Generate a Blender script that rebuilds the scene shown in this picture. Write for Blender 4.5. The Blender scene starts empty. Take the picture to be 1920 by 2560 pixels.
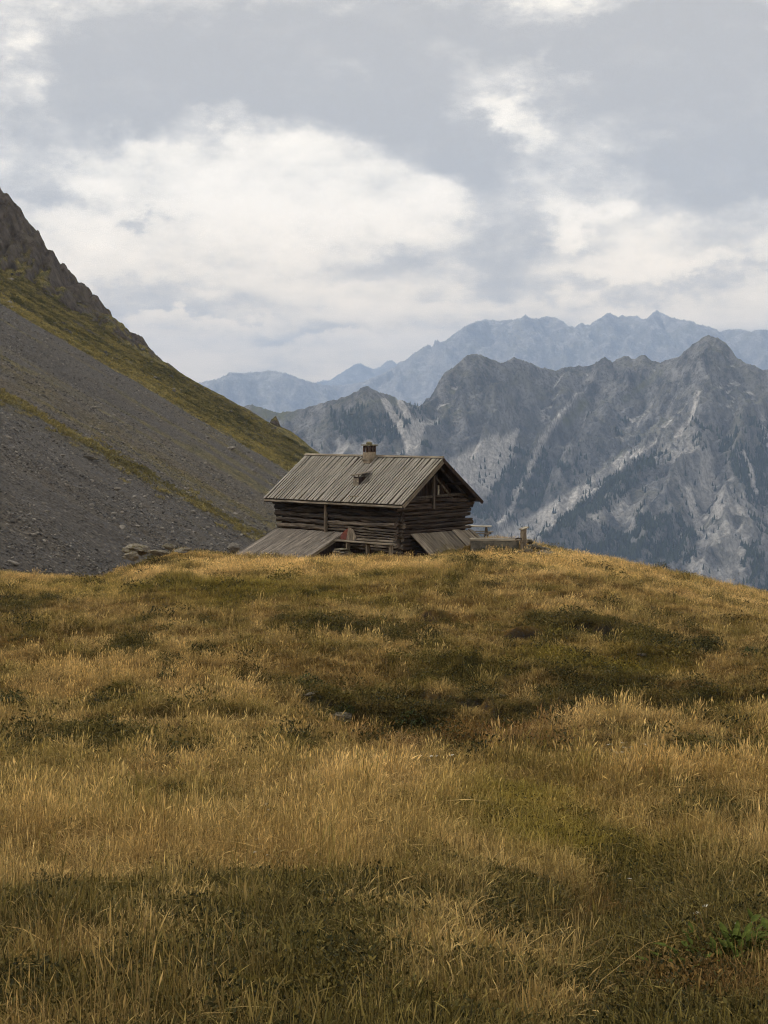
import bpy, bmesh, math, random
import numpy as np
from mathutils import Vector, Matrix

random.seed(7)
RNG = np.random.default_rng(11)
sc = bpy.context.scene
COL = sc.collection

# ------------------------------------------------------------------ camera
F_PX, CX, CY, HOR = 3935.0, 960.0, 1280.0, 1050.0        # photograph is 1920 x 2560
PITCH = math.atan((CY - HOR) / F_PX)
cam_d = bpy.data.cameras.new('camera')
cam_d.sensor_fit = 'VERTICAL'; cam_d.sensor_height = 24.0
cam_d.lens = 24.0 * F_PX / 2560.0
cam_d.clip_start = 0.1; cam_d.clip_end = 60000.0
cam = bpy.data.objects.new('camera', cam_d); COL.objects.link(cam)
cam.location = (0, 0, 0); cam.rotation_euler = (math.pi / 2 - PITCH, 0, 0)
sc.camera = cam

# ------------------------------------------------------------------ render / view
sc.view_settings.view_transform = 'Standard'; sc.view_settings.look = 'None'
sc.view_settings.exposure = 0.6; sc.view_settings.gamma = 1.0
sc.view_settings.use_curve_mapping = False
sc.render.engine = 'CYCLES'
cy = sc.cycles
cy.use_denoising = True
try:
    cy.denoiser = 'OPENIMAGEDENOISE'; cy.denoising_input_passes = 'RGB_ALBEDO_NORMAL'; cy.denoising_prefilter = 'FAST'
except Exception:
    pass
cy.filter_width = 1.1
cy.use_adaptive_sampling = True; cy.adaptive_threshold = 0.025; cy.adaptive_min_samples = 24
cy.max_bounces = 3; cy.diffuse_bounces = 2; cy.glossy_bounces = 1; cy.transmission_bounces = 2
cy.volume_bounces = 1; cy.transparent_max_bounces = 4

SUN_EL, SUN_AZ = math.radians(42), math.radians(-78)      # azimuth from +Y, clockwise positive (towards +X)
# ------------------------------------------------------------------ node helpers
class NT:
    def __init__(s, tree): s.t = tree; s.n = tree.nodes; s.l = tree.links
    def node(s, typ, **kw):
        n = s.n.new(typ)
        for k, v in kw.items(): setattr(n, k, v)
        return n
    def put(s, sock, v):
        if isinstance(v, bpy.types.NodeSocket): s.l.new(v, sock)
        elif isinstance(v, (tuple, list)) and sock.type == 'RGBA' and len(v) == 3: sock.default_value = (*v, 1)
        else: sock.default_value = v
    def math(s, op, a, b=None, c=None, clamp=False):
        n = s.node('ShaderNodeMath', operation=op, use_clamp=clamp); s.put(n.inputs[0], a)
        if b is not None: s.put(n.inputs[1], b)
        if c is not None: s.put(n.inputs[2], c)
        return n.outputs[0]
    def vmath(s, op, a, b=None):
        n = s.node('ShaderNodeVectorMath', operation=op); s.put(n.inputs[0], a)
        if b is not None: s.put(n.inputs[1], b)
        return n.outputs['Value'] if op in ('LENGTH', 'DOT_PRODUCT', 'DISTANCE') else n.outputs[0]
    def noise(s, vec, scale, detail=4, rough=.55, lac=2.0, dist=0.0, out='Fac', ntype=None):
        n = s.node('ShaderNodeTexNoise')
        if ntype: n.noise_type = ntype
        s.put(n.inputs['Vector'], vec); n.inputs['Scale'].default_value = scale
        n.inputs['Detail'].default_value = detail; n.inputs['Roughness'].default_value = rough
        n.inputs['Lacunarity'].default_value = lac; n.inputs['Distortion'].default_value = dist
        return n.outputs[out]
    def mapping(s, vec, loc=(0, 0, 0), rot=(0, 0, 0), scale=(1, 1, 1), typ='POINT'):
        n = s.node('ShaderNodeMapping', vector_type=typ); s.put(n.inputs[0], vec)
        n.inputs['Location'].default_value = loc
        n.inputs['Rotation'].default_value = rot; n.inputs['Scale'].default_value = scale
        return n.outputs[0]
    def ramp(s, fac, a, b, lo=0.0, hi=1.0, smooth=True):
        n = s.node('ShaderNodeMapRange'); n.interpolation_type = 'SMOOTHSTEP' if smooth else 'LINEAR'
        n.clamp = True
        s.put(n.inputs['Value'], fac); s.put(n.inputs['From Min'], a); s.put(n.inputs['From Max'], b)
        s.put(n.inputs['To Min'], lo); s.put(n.inputs['To Max'], hi)
        return n.outputs[0]
    def mix(s, fac, a, b, blend='MIX'):
        n = s.node('ShaderNodeMix', data_type='RGBA', blend_type=blend)
        s.put(n.inputs[0], fac); s.put(n.inputs[6], a); s.put(n.inputs[7], b)
        return n.outputs[2]
    def attr(s, name, typ='GEOMETRY', out='Color'):
        n = s.node('ShaderNodeAttribute', attribute_type=typ, attribute_name=name)
        return n.outputs[out]
    def bump(s, h, strength=.5, dist=.05, normal=None):
        n = s.node('ShaderNodeBump'); s.put(n.inputs['Height'], h)
        n.inputs['Strength'].default_value = strength; n.inputs['Distance'].default_value = dist
        if normal is not None: s.put(n.inputs['Normal'], normal)
        return n.outputs[0]

def new_mat(name):
    m = bpy.data.materials.new(name); m.use_nodes = True
    t = NT(m.node_tree); t.n.clear()
    out = t.node('ShaderNodeOutputMaterial')
    bs = t.node('ShaderNodeBsdfPrincipled'); t.l.new(bs.outputs[0], out.inputs['Surface'])
    bs.inputs['Roughness'].default_value = .85
    bs.inputs['Specular IOR Level'].default_value = .2
    return m, t, bs, out

# ------------------------------------------------------------------ world: pale overcast sky with broken cloud
world = bpy.data.worlds.new('World'); sc.world = world; world.use_nodes = True
w = NT(world.node_tree); w.n.clear()
wo = w.node('ShaderNodeOutputWorld'); bg = w.node('ShaderNodeBackground'); w.l.new(bg.outputs[0], wo.inputs['Surface'])
bg.inputs['Strength'].default_value = 0.1
sky = w.node('ShaderNodeTexSky'); sky.sky_type = 'NISHITA'; sky.sun_disc = False
sky.sun_elevation = SUN_EL; sky.sun_rotation = SUN_AZ; sky.altitude = 2200; sky.air_density = 1.0; sky.dust_density = 1.5
tc = w.node('ShaderNodeTexCoord')
sep = w.node('ShaderNodeSeparateXYZ'); w.l.new(tc.outputs['Generated'], sep.inputs[0])
az = w.math('ARCTAN2', sep.outputs[0], sep.outputs[1])
el = w.math('ARCSINE', sep.outputs[2])
cmb = w.node('ShaderNodeCombineXYZ'); w.put(cmb.inputs[0], az); w.put(cmb.inputs[1], el)
ae = cmb.outputs[0]                                          # (azimuth, elevation) in radians
gen = tc.outputs['Generated']
warp_c = w.noise(w.mapping(gen, scale=(1, 1, 1.5)), 8.5, 6, .68, out='Color')
warp = w.vmath('MULTIPLY', w.vmath('SUBTRACT', warp_c, (.5, .5, .5)), (.20, .115, 0))
aew = w.vmath('ADD', ae, warp)
def sky_pt(dx, dy):                                          # direction of a point of the photograph, 1659 x 2212
    x = (dx * 1.1573 - CX) / F_PX; v = (CY - dy * 1.1573) / F_PX
    c, s = math.cos(PITCH), math.sin(PITCH)
    d = Vector((x, c + v * s, -s + v * c)).normalized()
    return math.atan2(d.x, d.y), math.asin(d.z)
def blob(dx, dy, rx, ry, amp, rot=0.0):
    a, e = sky_pt(dx, dy)
    p = w.mapping(aew, loc=(a, e, 0), rot=(0, 0, math.radians(rot)), scale=(rx / 3400, ry / 3400, 1), typ='TEXTURE')
    return w.ramp(w.vmath('LENGTH', p), 0.0, 1.0, amp, 0.0)
base = w.noise(w.mapping(gen, loc=(.3, 0, 0), scale=(1, 1, 3.2)), 6.0, 6, .58)
fine = w.noise(w.mapping(gen, loc=(2.3, 1, 0), scale=(1, 1, 2.2)), 15, 7, .66)
cov = w.math('ADD', w.math('MULTIPLY', w.math('SUBTRACT', base, .475), 1.25), w.math('MULTIPLY', w.math('SUBTRACT', fine, .485), 1.7))
cov = w.math('ADD', cov, w.ramp(el, .085, .21, 0, .34))
lay = w.noise(w.mapping(gen, loc=(.7, .2, 0), scale=(1, 1, 9)), 5.0, 5, .55)
cov = w.math('ADD', cov, w.math('MULTIPLY', w.math('SUBTRACT', lay, .49), w.ramp(el, .045, .12, 1.7, 0)))
BLOBS = [
    (520, 140, 680, 210, .66, 4), (250, 230, 330, 120, .30, 0), (700, 230, 330, 130, .22, -10), (960, 290, 300, 200, .42, -30),
    (1070, 470, 230, 230, .46, 0), (1130, 570, 170, 90, .18, 0), (1560, 250, 460, 360, .66, 0), (1500, 410, 330, 90, .20, 4), (1350, 80, 420, 160, .42, 0),
    (130, 420, 300, 70, .40, -6), (370, 472, 80, 42, .50, 8), (430, 650, 420, 70, .38, 0), (800, 588, 360, 40, .24, 0),
    (740, 545, 110, 30, .16, 0), (1420, 625, 520, 46, .40, 2), (620, 745, 420, 40, .26, 0), (1330, 520, 150, 50, .26, 20), (300, 690, 300, 34, .2, 0),
    (420, 400, 560, 140, -.30, 4), (700, 450, 340, 110, -.24, -6), (200, 520, 300, 80, -.10, 0), (40, 100, 160, 80, -.22, 10), (1100, 240, 150, 70, -.42, -20),
    (1290, 440, 110, 70, -.46, 0), (1245, 130, 130, 45, -.25, -30), (1170, 40, 80, 60, -.3, 0), (1250, 500, 110, 60, -.3, 30),
    (140, 215, 110, 90, -.3, 50), (430, 255, 90, 50, -.26, 0), (1500, 600, 300, 40, -.3, 0), (460, 693, 200, 22, -.42, 0), (700, 762, 330, 20, -.3, 0),
]
for b in BLOBS: cov = w.math('ADD', cov, blob(*b))
dens = w.ramp(cov, -.30, .78, 0, 1)
soft = w.noise(w.mapping(gen, loc=(5.1, 2, 1), scale=(1, 1, 2.4)), 26, 6, .62)
dens = w.math('ADD', dens, w.math('MULTIPLY', w.math('SUBTRACT', soft, .5), .34), clamp=True)
bright = w.mix(w.ramp(el, 0.0, .16, 0, 1), (16.0, 12.3, 7.6), (10.0, 9.1, 7.75))
cloud = w.node('ShaderNodeValToRGB'); w.put(cloud.inputs[0], dens)
cr = cloud.color_ramp
cr.elements[0].position = 0; cr.elements[0].color = (1, 1, 1, 1)
cr.elements[1].position = 1; cr.elements[1].color = (.41, .436, .488, 1)
e_ = cr.elements.new(.33); e_.color = (.84, .85, .855, 1)
e_ = cr.elements.new(.66); e_.color = (.60, .622, .662, 1)
ccol = w.mix(1.0, bright, cloud.outputs[0], 'MULTIPLY')
skyc = w.mix(.96, sky.outputs[0], ccol)                      # thin blue between the clouds
w.put(bg.inputs['Color'], skyc)

sun_d = bpy.data.lights.new('sun', 'SUN'); sun_d.energy = 1.5; sun_d.angle = math.radians(11); sun_d.color = (1, .95, .87)
sun = bpy.data.objects.new('sun', sun_d); COL.objects.link(sun)
sdir = Vector((math.sin(SUN_AZ) * math.cos(SUN_EL), math.cos(SUN_AZ) * math.cos(SUN_EL), math.sin(SUN_EL)))
sun.rotation_euler = sdir.to_track_quat('Z', 'Y').to_euler(); sun.location = (0, 0, 300)

# ------------------------------------------------------------------ maths helpers
CP, SP = math.cos(PITCH), math.sin(PITCH)
def at(px, py, Y):                                           # photograph pixel (1920 x 2560) at distance Y -> point
    u = (px - CX) / F_PX; v = (CY - py) / F_PX
    d = np.array([u, CP + v * SP, -SP + v * CP]); return d * (Y / d[1])
def to_px(x, y, z):
    fw = y * CP - z * SP; up = y * SP + z * CP
    fw = np.maximum(fw, 1e-3)
    return CX + F_PX * x / fw, CY - F_PX * up / fw
_perm = np.random.default_rng(3).permutation(4096)
_ga = np.random.default_rng(4).uniform(0, 2 * np.pi, 4096); _gx, _gy = np.cos(_ga), np.sin(_ga)
def perlin(x, y, seed=0):
    x = np.asarray(x, float) + seed * 17.37; y = np.asarray(y, float) + seed * 9.71
    xi = np.floor(x).astype(np.int64); yi = np.floor(y).astype(np.int64)
    xf = x - xi; yf = y - yi
    u = xf * xf * xf * (xf * (xf * 6 - 15) + 10); v = yf * yf * yf * (yf * (yf * 6 - 15) + 10)
    def g(ix, iy, fx, fy):
        h = _perm[(_perm[ix & 4095] + iy) & 4095]
        return _gx[h] * fx + _gy[h] * fy
    a = g(xi, yi, xf, yf); b = g(xi + 1, yi, xf - 1, yf); c = g(xi, yi + 1, xf, yf - 1); d = g(xi + 1, yi + 1, xf - 1, yf - 1)
    return (a + u * (b - a)) * (1 - v) + (c + u * (d - c)) * v * 1.0
def fbm(x, y, octv=4, seed=0, gain=.5):
    s = 0; a = 1.0; f = 1.0
    for o in range(octv):
        s = s + a * perlin(x * f, y * f, seed + o * 3); a *= gain; f *= 2.03
    return s
def ridged(x, y, octv=4, seed=0, gain=.5):
    s = 0; a = 1.0; f = 1.0; wgt = 1.0
    for o in range(octv):
        n = (1 - np.abs(perlin(x * f, y * f, seed + o * 5)) * 2) ** 2 * wgt
        s = s + a * n; wgt = np.clip(n * 1.4, 0, 1); a *= gain; f *= 2.1
    return s
def sstep(x, a, b):
    t = np.clip((x - a) / (b - a), 0, 1); return t * t * (3 - 2 * t)

def grid_mesh(name, X, Y, Z, mat, attrs=None, smooth=True):
    n, m = X.shape
    me = bpy.data.meshes.new(name)
    co = np.stack([X, Y, Z], -1).reshape(-1, 3).astype(np.float32)
    idx = np.arange(n * m).reshape(n, m)
    q = np.stack([idx[:-1, :-1], idx[:-1, 1:], idx[1:, 1:], idx[1:, :-1]], -1).reshape(-1, 4)
    a, b, c = co[q[0, 0]], co[q[0, 1]], co[q[0, 2]]
    if np.cross(b - a, c - a)[2] < 0: q = q[:, ::-1]
    me.vertices.add(len(co)); me.vertices.foreach_set('co', co.ravel())
    me.loops.add(q.size); me.loops.foreach_set('vertex_index', q.ravel().astype(np.int32))
    me.polygons.add(len(q)); me.polygons.foreach_set('loop_start', np.arange(0, q.size, 4, dtype=np.int32))
    me.update(calc_edges=True)
    if smooth: me.polygons.foreach_set('use_smooth', np.ones(len(q), bool))
    for k, v in (attrs or {}).items():
        at_ = me.attributes.new(k, 'FLOAT_COLOR', 'POINT')
        c4 = np.ones((len(co), 4), np.float32); c4[:, :3] = v.reshape(-1, 3)
        at_.data.foreach_set('color', c4.ravel())
    me.materials.append(mat); me.validate()
    ob = bpy.data.objects.new(name, me); COL.objects.link(ob)
    return ob
def tag(o, label=None, cat=None, group=None, kind=None):
    if label: o['label'] = label
    if cat: o['category'] = cat
    if group: o['group'] = group
    if kind: o['kind'] = kind
    return o
def rgb(r, g, b):                                            # sRGB 0..255 -> linear
    f = lambda c: (c / 255 / 12.92) if c / 255 <= .04045 else ((c / 255 + .055) / 1.055) ** 2.4
    return (f(r), f(g), f(b))

# ------------------------------------------------------------------ height of the meadow and of the hillside
_py = np.array([-40, -15, 0, 4, 7, 13, 20, 27, 33, 38, 44, 50, 58, 66, 72, 76, 80, 84, 90, 97, 106, 120, 150, 200.])
_pz = np.array([6.0, 0.9, -1.62, -2.15, -2.65, -3.84, -4.74, -5.50, -6.12, -6.40, -6.46, -6.44, -6.42, -6.40, -6.42, -6.58, -6.85, -7.0, -7.6, -9.4, -13.2, -21, -40, -72.])
_cu = np.array([-.5, -.30, -.25, -.215, -.18, -.155, -.13, -.09, 0, .06, .11, .14, .19, .244, .35, .6])
_ct = np.array([.109, .108, .1075, .1105, .111, .102, .0935, .0950, .0950, .0925, .0935, .0980, .109, .121, .146, .18])
from math import floor
def _cubic(x, xp, fp):                                       # smooth (monotone-ish) interpolation
    m = np.gradient(fp, xp); i = np.clip(np.searchsorted(xp, x) - 1, 0, len(xp) - 2)
    h = xp[i + 1] - xp[i]; t = np.clip((x - xp[i]) / h, 0, 1)
    return ((2 * t**3 - 3 * t**2 + 1) * fp[i] + (t**3 - 2 * t**2 + t) * h * m[i] + (-2 * t**3 + 3 * t**2) * fp[i + 1] + (t**3 - t**2) * h * m[i + 1])
SCARPS = [  # little broken turf steps, (photo pixel, distance) polylines
    ([(1270, 46.2), (1350, 46.5), (1450, 46.8), (1560, 46.2), (1640, 44.6), (1720, 44.8), (1830, 44.5), (1960, 44.0)], .32),
    ([(1030, 39.6), (1100, 38.9), (1190, 37.9), (1260, 37.2)], .36),
    ([(1380, 41.5), (1470, 41.7), (1540, 41.3)], .26),
    ([(560, 39.5), (660, 39.0), (770, 37.8), (840, 36.5)], .30),
    ([(120, 57.5), (240, 57), (380, 57.8), (500, 57)], .2),
    ([(700, 52), (860, 51), (1010, 51.6), (1100, 50.8)], .16),
]
_scw = [([((px - CX) / F_PX * y, y) for px, y in pts], h) for pts, h in SCARPS]
def meadow_z(x, y, detail=True):
    x = np.asarray(x, float); y = np.asarray(y, float)
    ys = np.maximum(y, 6.0); u = np.clip(x / ys, -.5, .6)
    z = _cubic(y, _py, _pz)
    ramp_ = sstep(y, 34, 72)
    z = z + ramp_ * (-(np.interp(u, _cu, _ct) - .0893) * np.minimum(y, 78))
    # the boggy hollow in the middle distance
    z = z - (1.3 * np.exp(-((u - .035) / .085) ** 2) + .85 * np.exp(-((u - .2) / .09) ** 2)) * np.exp(-((y - (34.3 - u * 4)) / 4.6) ** 2)
    # lower on the right foreground, a small gully
    z = z - .35 * np.exp(-((u - .14 - .004 * (y - 12)) / .05) ** 2) * np.exp(-((y - 12) / 5.0) ** 2)
    z = z + .5 * np.exp(-((u - .21) / .10) ** 2) * np.exp(-((y - 27.5 + 8 * (u - .2)) / 2.4) ** 2)
    z = z + .80 * np.exp(-((x - 6.0) / 3.2) ** 2 - ((y - 84.2) / 4.6) ** 2)
    if detail:
        z = z + .16 * fbm(x / 7.5, y / 7.5, 3, 2) * sstep(y, 4, 14) + .085 * fbm(x / 1.7, y / 1.7, 3, 9) + .36 * (ridged(x / 7.5, y / 3.0, 3, 12) - .8) * sstep(y, 22, 34) * (1 - .6 * sstep(y, 62, 72))
        for pts, h in _scw:
            xs = np.array([p[0] for p in pts]); yy = np.array([p[1] for p in pts])
            yl = np.interp(x, xs, yy) + .35 * fbm(x / 1.3, y * 0 + h * 50, 3, 5)
            fade = sstep(x, xs[0] - .6, xs[0] + .8) * (1 - sstep(x, xs[-1] - .8, xs[-1] + .6))
            d = y - yl
            z = z + h * fade * np.where(d > 0, np.exp(-d / 2.2), 0) * sstep(d, -.02, .16) - h * .5 * fade * np.where(d <= 0, np.exp(d / 1.0), 0)
    return z
H_PL = 21.0
def hill_z(x, y):
    """scree-covered mountainside rising to the left, broken off along its far edge"""
    x = np.asarray(x, float); y = np.asarray(y, float)
    z = -H_PL - .583 * x
    z = z + .10 * np.maximum(-x - 90, 0) - .0
    # debris tracks: shallow ribs running down the fall line
    z = z + 1.6 * fbm(x / 160, y / 26, 3, 21) + .7 * ridged(x / 90, y / 14, 3, 31) * .5 + .25 * fbm(x / 5, y / 5, 4, 41)
    hum = sstep(y, 300, 330)
    z = z + hum * (1.0 * fbm(x / 16, y / 9, 4, 51, .55))
    # far edge
    ye = 448 + 7 * perlin(x / 34, x * 0 + 3.3, 61) + 3 * perlin(x / 9, x * 0 + 1.3, 62)
    d = y - ye
    z = z - np.where(d > 0, .9 * d + 0.004 * d * d, 0)
    # rock rib standing on the edge, higher to the left
    lift = np.interp(x, [-400, -200, -150, -125, -108, -98, -84, -70, -64, -54], [170, 78, 48, 30.5, 20.5, 15.0, 8.0, 3.0, 1.0, 0])
    dd = (y - (ye - 4))
    foot = 26 + 10 * perlin(x / 22, x * 0, 71)
    prof = np.where(dd < 0, np.clip(1 + dd / foot, 0, 1) ** 1.25, 1.0)
    jag = (.62 - ridged(x / 17, y / 46, 4, 81, .55) * .55 + .55 * fbm(x / 11, y / 30, 3, 85))
    rib = lift * prof
    z = z + rib + jag * np.clip(rib * .4, 0, 4.2) - np.clip(rib, 0, 3) * .62 * (ridged(x / 6, y / 15, 4, 91, .55) - .7) + np.clip(rib, 0, 2) * .22 * np.sign(perlin(x / 4, y / 9, 95)) * sstep(np.abs(perlin(x / 4, y / 9, 95)), .04, .16)
    # little pinnacle low on the edge
    p = at(688, 1092, 446)
    r = np.hypot((x - p[0]) / 1.5, (y - p[1]) / 2.4)
    z = z + np.clip(1 - r, 0, 1) ** .55 * 2.6 * (1 + .6 * perlin(x / 1.1, y / 1.5, 97)) + 1.6 * np.exp(-(((x - p[0] - 4) / 4.5) ** 2 + ((y - p[1]) / 5) ** 2))
    return z

# ------------------------------------------------------------------ vegetation cover of the meadow (what grows where)
def _bl(px, py, cx, cy_, rx, ry, rot=0):
    c, s = math.cos(math.radians(rot)), math.sin(math.radians(rot))
    dx, dy = px - cx, py - cy_
    a = (dx * c + dy * s) / rx; b = (-dx * s + dy * c) / ry
    return np.exp(-(a * a + b * b) * 1.1)
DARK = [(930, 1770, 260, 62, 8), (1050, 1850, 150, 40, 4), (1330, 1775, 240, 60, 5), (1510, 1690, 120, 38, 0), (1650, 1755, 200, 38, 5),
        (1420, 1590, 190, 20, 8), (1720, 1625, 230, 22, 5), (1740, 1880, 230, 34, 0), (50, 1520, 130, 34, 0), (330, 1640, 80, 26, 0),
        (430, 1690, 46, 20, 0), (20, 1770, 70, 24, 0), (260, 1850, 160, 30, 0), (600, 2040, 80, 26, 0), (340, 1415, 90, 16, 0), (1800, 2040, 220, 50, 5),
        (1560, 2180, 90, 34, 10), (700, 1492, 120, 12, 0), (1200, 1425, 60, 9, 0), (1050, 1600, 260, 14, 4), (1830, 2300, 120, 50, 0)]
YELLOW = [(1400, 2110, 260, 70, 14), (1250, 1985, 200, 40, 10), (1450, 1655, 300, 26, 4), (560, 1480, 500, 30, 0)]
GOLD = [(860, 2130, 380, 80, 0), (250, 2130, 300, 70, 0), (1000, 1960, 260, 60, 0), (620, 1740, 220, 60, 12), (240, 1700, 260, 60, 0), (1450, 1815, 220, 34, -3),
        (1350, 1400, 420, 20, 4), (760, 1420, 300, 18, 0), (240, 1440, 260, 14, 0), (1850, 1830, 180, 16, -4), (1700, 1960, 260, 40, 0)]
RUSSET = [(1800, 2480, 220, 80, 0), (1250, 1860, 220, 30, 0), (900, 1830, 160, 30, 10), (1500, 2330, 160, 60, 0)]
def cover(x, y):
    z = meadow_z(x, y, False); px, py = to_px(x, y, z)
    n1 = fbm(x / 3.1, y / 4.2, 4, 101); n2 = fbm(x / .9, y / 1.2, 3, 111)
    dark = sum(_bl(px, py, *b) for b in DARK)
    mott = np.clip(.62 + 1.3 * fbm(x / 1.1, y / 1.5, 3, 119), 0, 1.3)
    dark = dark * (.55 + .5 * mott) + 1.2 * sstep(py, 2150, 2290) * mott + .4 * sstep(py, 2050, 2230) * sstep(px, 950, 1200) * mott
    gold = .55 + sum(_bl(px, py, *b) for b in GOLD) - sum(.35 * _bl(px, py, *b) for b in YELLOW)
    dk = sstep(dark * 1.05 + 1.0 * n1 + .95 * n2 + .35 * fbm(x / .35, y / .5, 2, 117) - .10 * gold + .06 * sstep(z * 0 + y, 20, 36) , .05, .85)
    yl = np.clip(sum(_bl(px, py, *b) for b in YELLOW) + .5 * n1, 0, 1)
    ru = np.clip(sum(_bl(px, py, *b) for b in RUSSET) + .6 * fbm(x / 1.6, y / 2, 3, 131) - .1, 0, 1)
    return dk, np.clip(gold, 0, 1.6), yl, ru, n1, n2

# ================================================================== MATERIALS
def mat_meadow():
    m, t, bs, out = new_mat('meadow_soil')
    a = t.attr('cover'); s = t.node('ShaderNodeSeparateColor'); t.l.new(a, s.inputs[0])
    pos = t.node('ShaderNodeNewGeometry').outputs['Position']
    n = t.noise(pos, 5.0, 6, .65); n2 = t.noise(pos, 38.0, 4, .7)
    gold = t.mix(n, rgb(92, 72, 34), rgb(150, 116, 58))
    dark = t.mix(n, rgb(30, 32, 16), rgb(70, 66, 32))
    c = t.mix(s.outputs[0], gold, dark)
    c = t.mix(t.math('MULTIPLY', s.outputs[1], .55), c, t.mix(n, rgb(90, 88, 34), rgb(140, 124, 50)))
    c = t.mix(s.outputs[2], c, t.mix(n2, rgb(30, 25, 19), rgb(66, 56, 44)))
    c = t.mix(t.ramp(n2, .3, .7), c, t.mix(.5, c, (.02, .018, .01)))
    t.put(bs.inputs['Base Color'], c); bs.inputs['Roughness'].default_value = 1.0
    t.put(bs.inputs['Normal'], t.bump(n2, .8, .06))
    return m
def mat_hill():
    m, t, bs, out = new_mat('scree_and_turf')
    a = t.attr('cover'); s = t.node('ShaderNodeSeparateColor'); t.l.new(a, s.inputs[0])
    pos = t.node('ShaderNodeNewGeometry').outputs['Position']
    n = t.noise(pos, .55, 7, .68); nf = t.noise(pos, 3.2, 5, .72)
    st = t.noise(t.mapping(pos, scale=(.018, .22, .03)), 1.0, 6, .6)
    vor = t.node('ShaderNodeTexVoronoi'); t.put(vor.inputs['Vector'], pos); vor.inputs['Scale'].default_value = 1.5
    speck = t.ramp(vor.outputs['Distance'], .12, .45, 1, 0)
    scree = t.mix(st, rgb(82, 79, 76), rgb(114, 108, 101))
    scree = t.mix(t.math('MULTIPLY', speck, .55), scree, t.mix(vor.outputs['Color'], rgb(128, 122, 114), rgb(160, 150, 138)))
    scree = t.mix(t.math('MULTIPLY', s.outputs[2], .8), scree, t.mix(nf, rgb(84, 76, 64), rgb(138, 126, 106)))
    scree = t.mix(t.ramp(nf, .35, .62, .75, 0), scree, rgb(52, 49, 47))
    turf = t.mix(t.ramp(n, .35, .65), rgb(96, 92, 50), rgb(154, 138, 82))
    turf = t.mix(t.ramp(nf, .38, .62, .7, 0), turf, rgb(46, 46, 24))
    rk = t.noise(t.mapping(pos, rot=(0, .5, 0), scale=(.35, .35, .09)), 1.3, 8, .7)
    rock = t.mix(t.ramp(rk, .3, .7), rgb(70, 62, 57), rgb(122, 113, 104))
    rock = t.mix(t.ramp(n, .5, .7), rock, rgb(98, 88, 60))
    c = t.mix(s.outputs[0], scree, turf); c = t.mix(s.outputs[1], c, rock)
    t.put(bs.inputs['Base Color'], c); bs.inputs['Roughness'].default_value = .95
    h = t.math('ADD', t.math('MULTIPLY', speck, .5), t.math('ADD', nf, t.math('MULTIPLY', rk, t.math('MULTIPLY', s.outputs[1], 7.0))))
    t.put(bs.inputs['Normal'], t.bump(h, .9, .5))
    return m
def mat_mountain(name, scale=1.0, dk_=rgb(72, 72, 71), lt_=rgb(158, 155, 151)):
    m, t, bs, out = new_mat(name)
    a = t.attr('cover'); s = t.node('ShaderNodeSeparateColor'); t.l.new(a, s.inputs[0])
    pos = t.node('ShaderNodeNewGeometry').outputs['Position']
    n = t.noise(pos, .012 * scale, 9, .66)
    str_ = t.noise(t.mapping(pos, rot=(0, .35, .5), scale=(.028 * scale, .012 * scale, .012 * scale)), 1.0, 9, .7)
    nf = t.noise(pos, .11 * scale, 7, .74)
    rock = t.mix(t.ramp(str_, .35, .66), dk_, lt_)
    rock = t.mix(t.ramp(n, .46, .66, 0, .7), rock, tuple(.5 * (a + b) * k for a, b, k in zip(dk_, lt_, (1.0, .97, .72))))
    rock = t.mix(t.ramp(nf, .36, .56, .65, 0), rock, tuple(k * .4 for k in dk_))
    scree = t.mix(t.ramp(nf, .36, .64), rgb(168, 163, 155), rgb(236, 229, 219))
    forest = t.mix(nf, rgb(20, 28, 22), rgb(40, 48, 32))
    grass = t.mix(nf, rgb(84, 88, 56), rgb(126, 122, 84))
    c = t.mix(s.outputs[2], rock, grass); c = t.mix(s.outputs[0], c, scree); c = t.mix(s.outputs[1], c, forest)
    t.put(bs.inputs['Base Color'], c); bs.inputs['Roughness'].default_value = 1.0
    h = t.math('ADD', str_, nf)
    t.put(bs.inputs['Normal'], t.bump(h, 1.0, 11 / scale))
    return m
def mat_inst(name, transl=.25, rough=.8):
    """tint comes from each tuft's own colour, with shadow painted in towards the blade foot"""
    m, t, bs, out = new_mat(name)
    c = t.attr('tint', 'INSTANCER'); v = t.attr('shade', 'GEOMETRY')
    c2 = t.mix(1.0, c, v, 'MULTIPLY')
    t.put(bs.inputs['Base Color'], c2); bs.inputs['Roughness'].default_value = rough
    if transl:
        tr = t.node('ShaderNodeBsdfTranslucent'); t.put(tr.inputs[0], c2)
        mx = t.node('ShaderNodeMixShader'); mx.inputs[0].default_value = transl
        t.l.new(bs.outputs[0], mx.inputs[1]); t.l.new(tr.outputs[0], mx.inputs[2]); t.l.new(mx.outputs[0], out.inputs['Surface'])
    return m
def mat_stone_inst(name):
    m, t, bs, out = new_mat(name)
    c = t.attr('tint', 'INSTANCER')
    pos = t.node('ShaderNodeNewGeometry').outputs['Position']
    n = t.noise(pos, 9, 4, .7)
    t.put(bs.inputs['Base Color'], t.mix(t.ramp(n, .35, .7, 0, .6), c, t.mix(.5, c, (.05, .05, .045)))); return m
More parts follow.
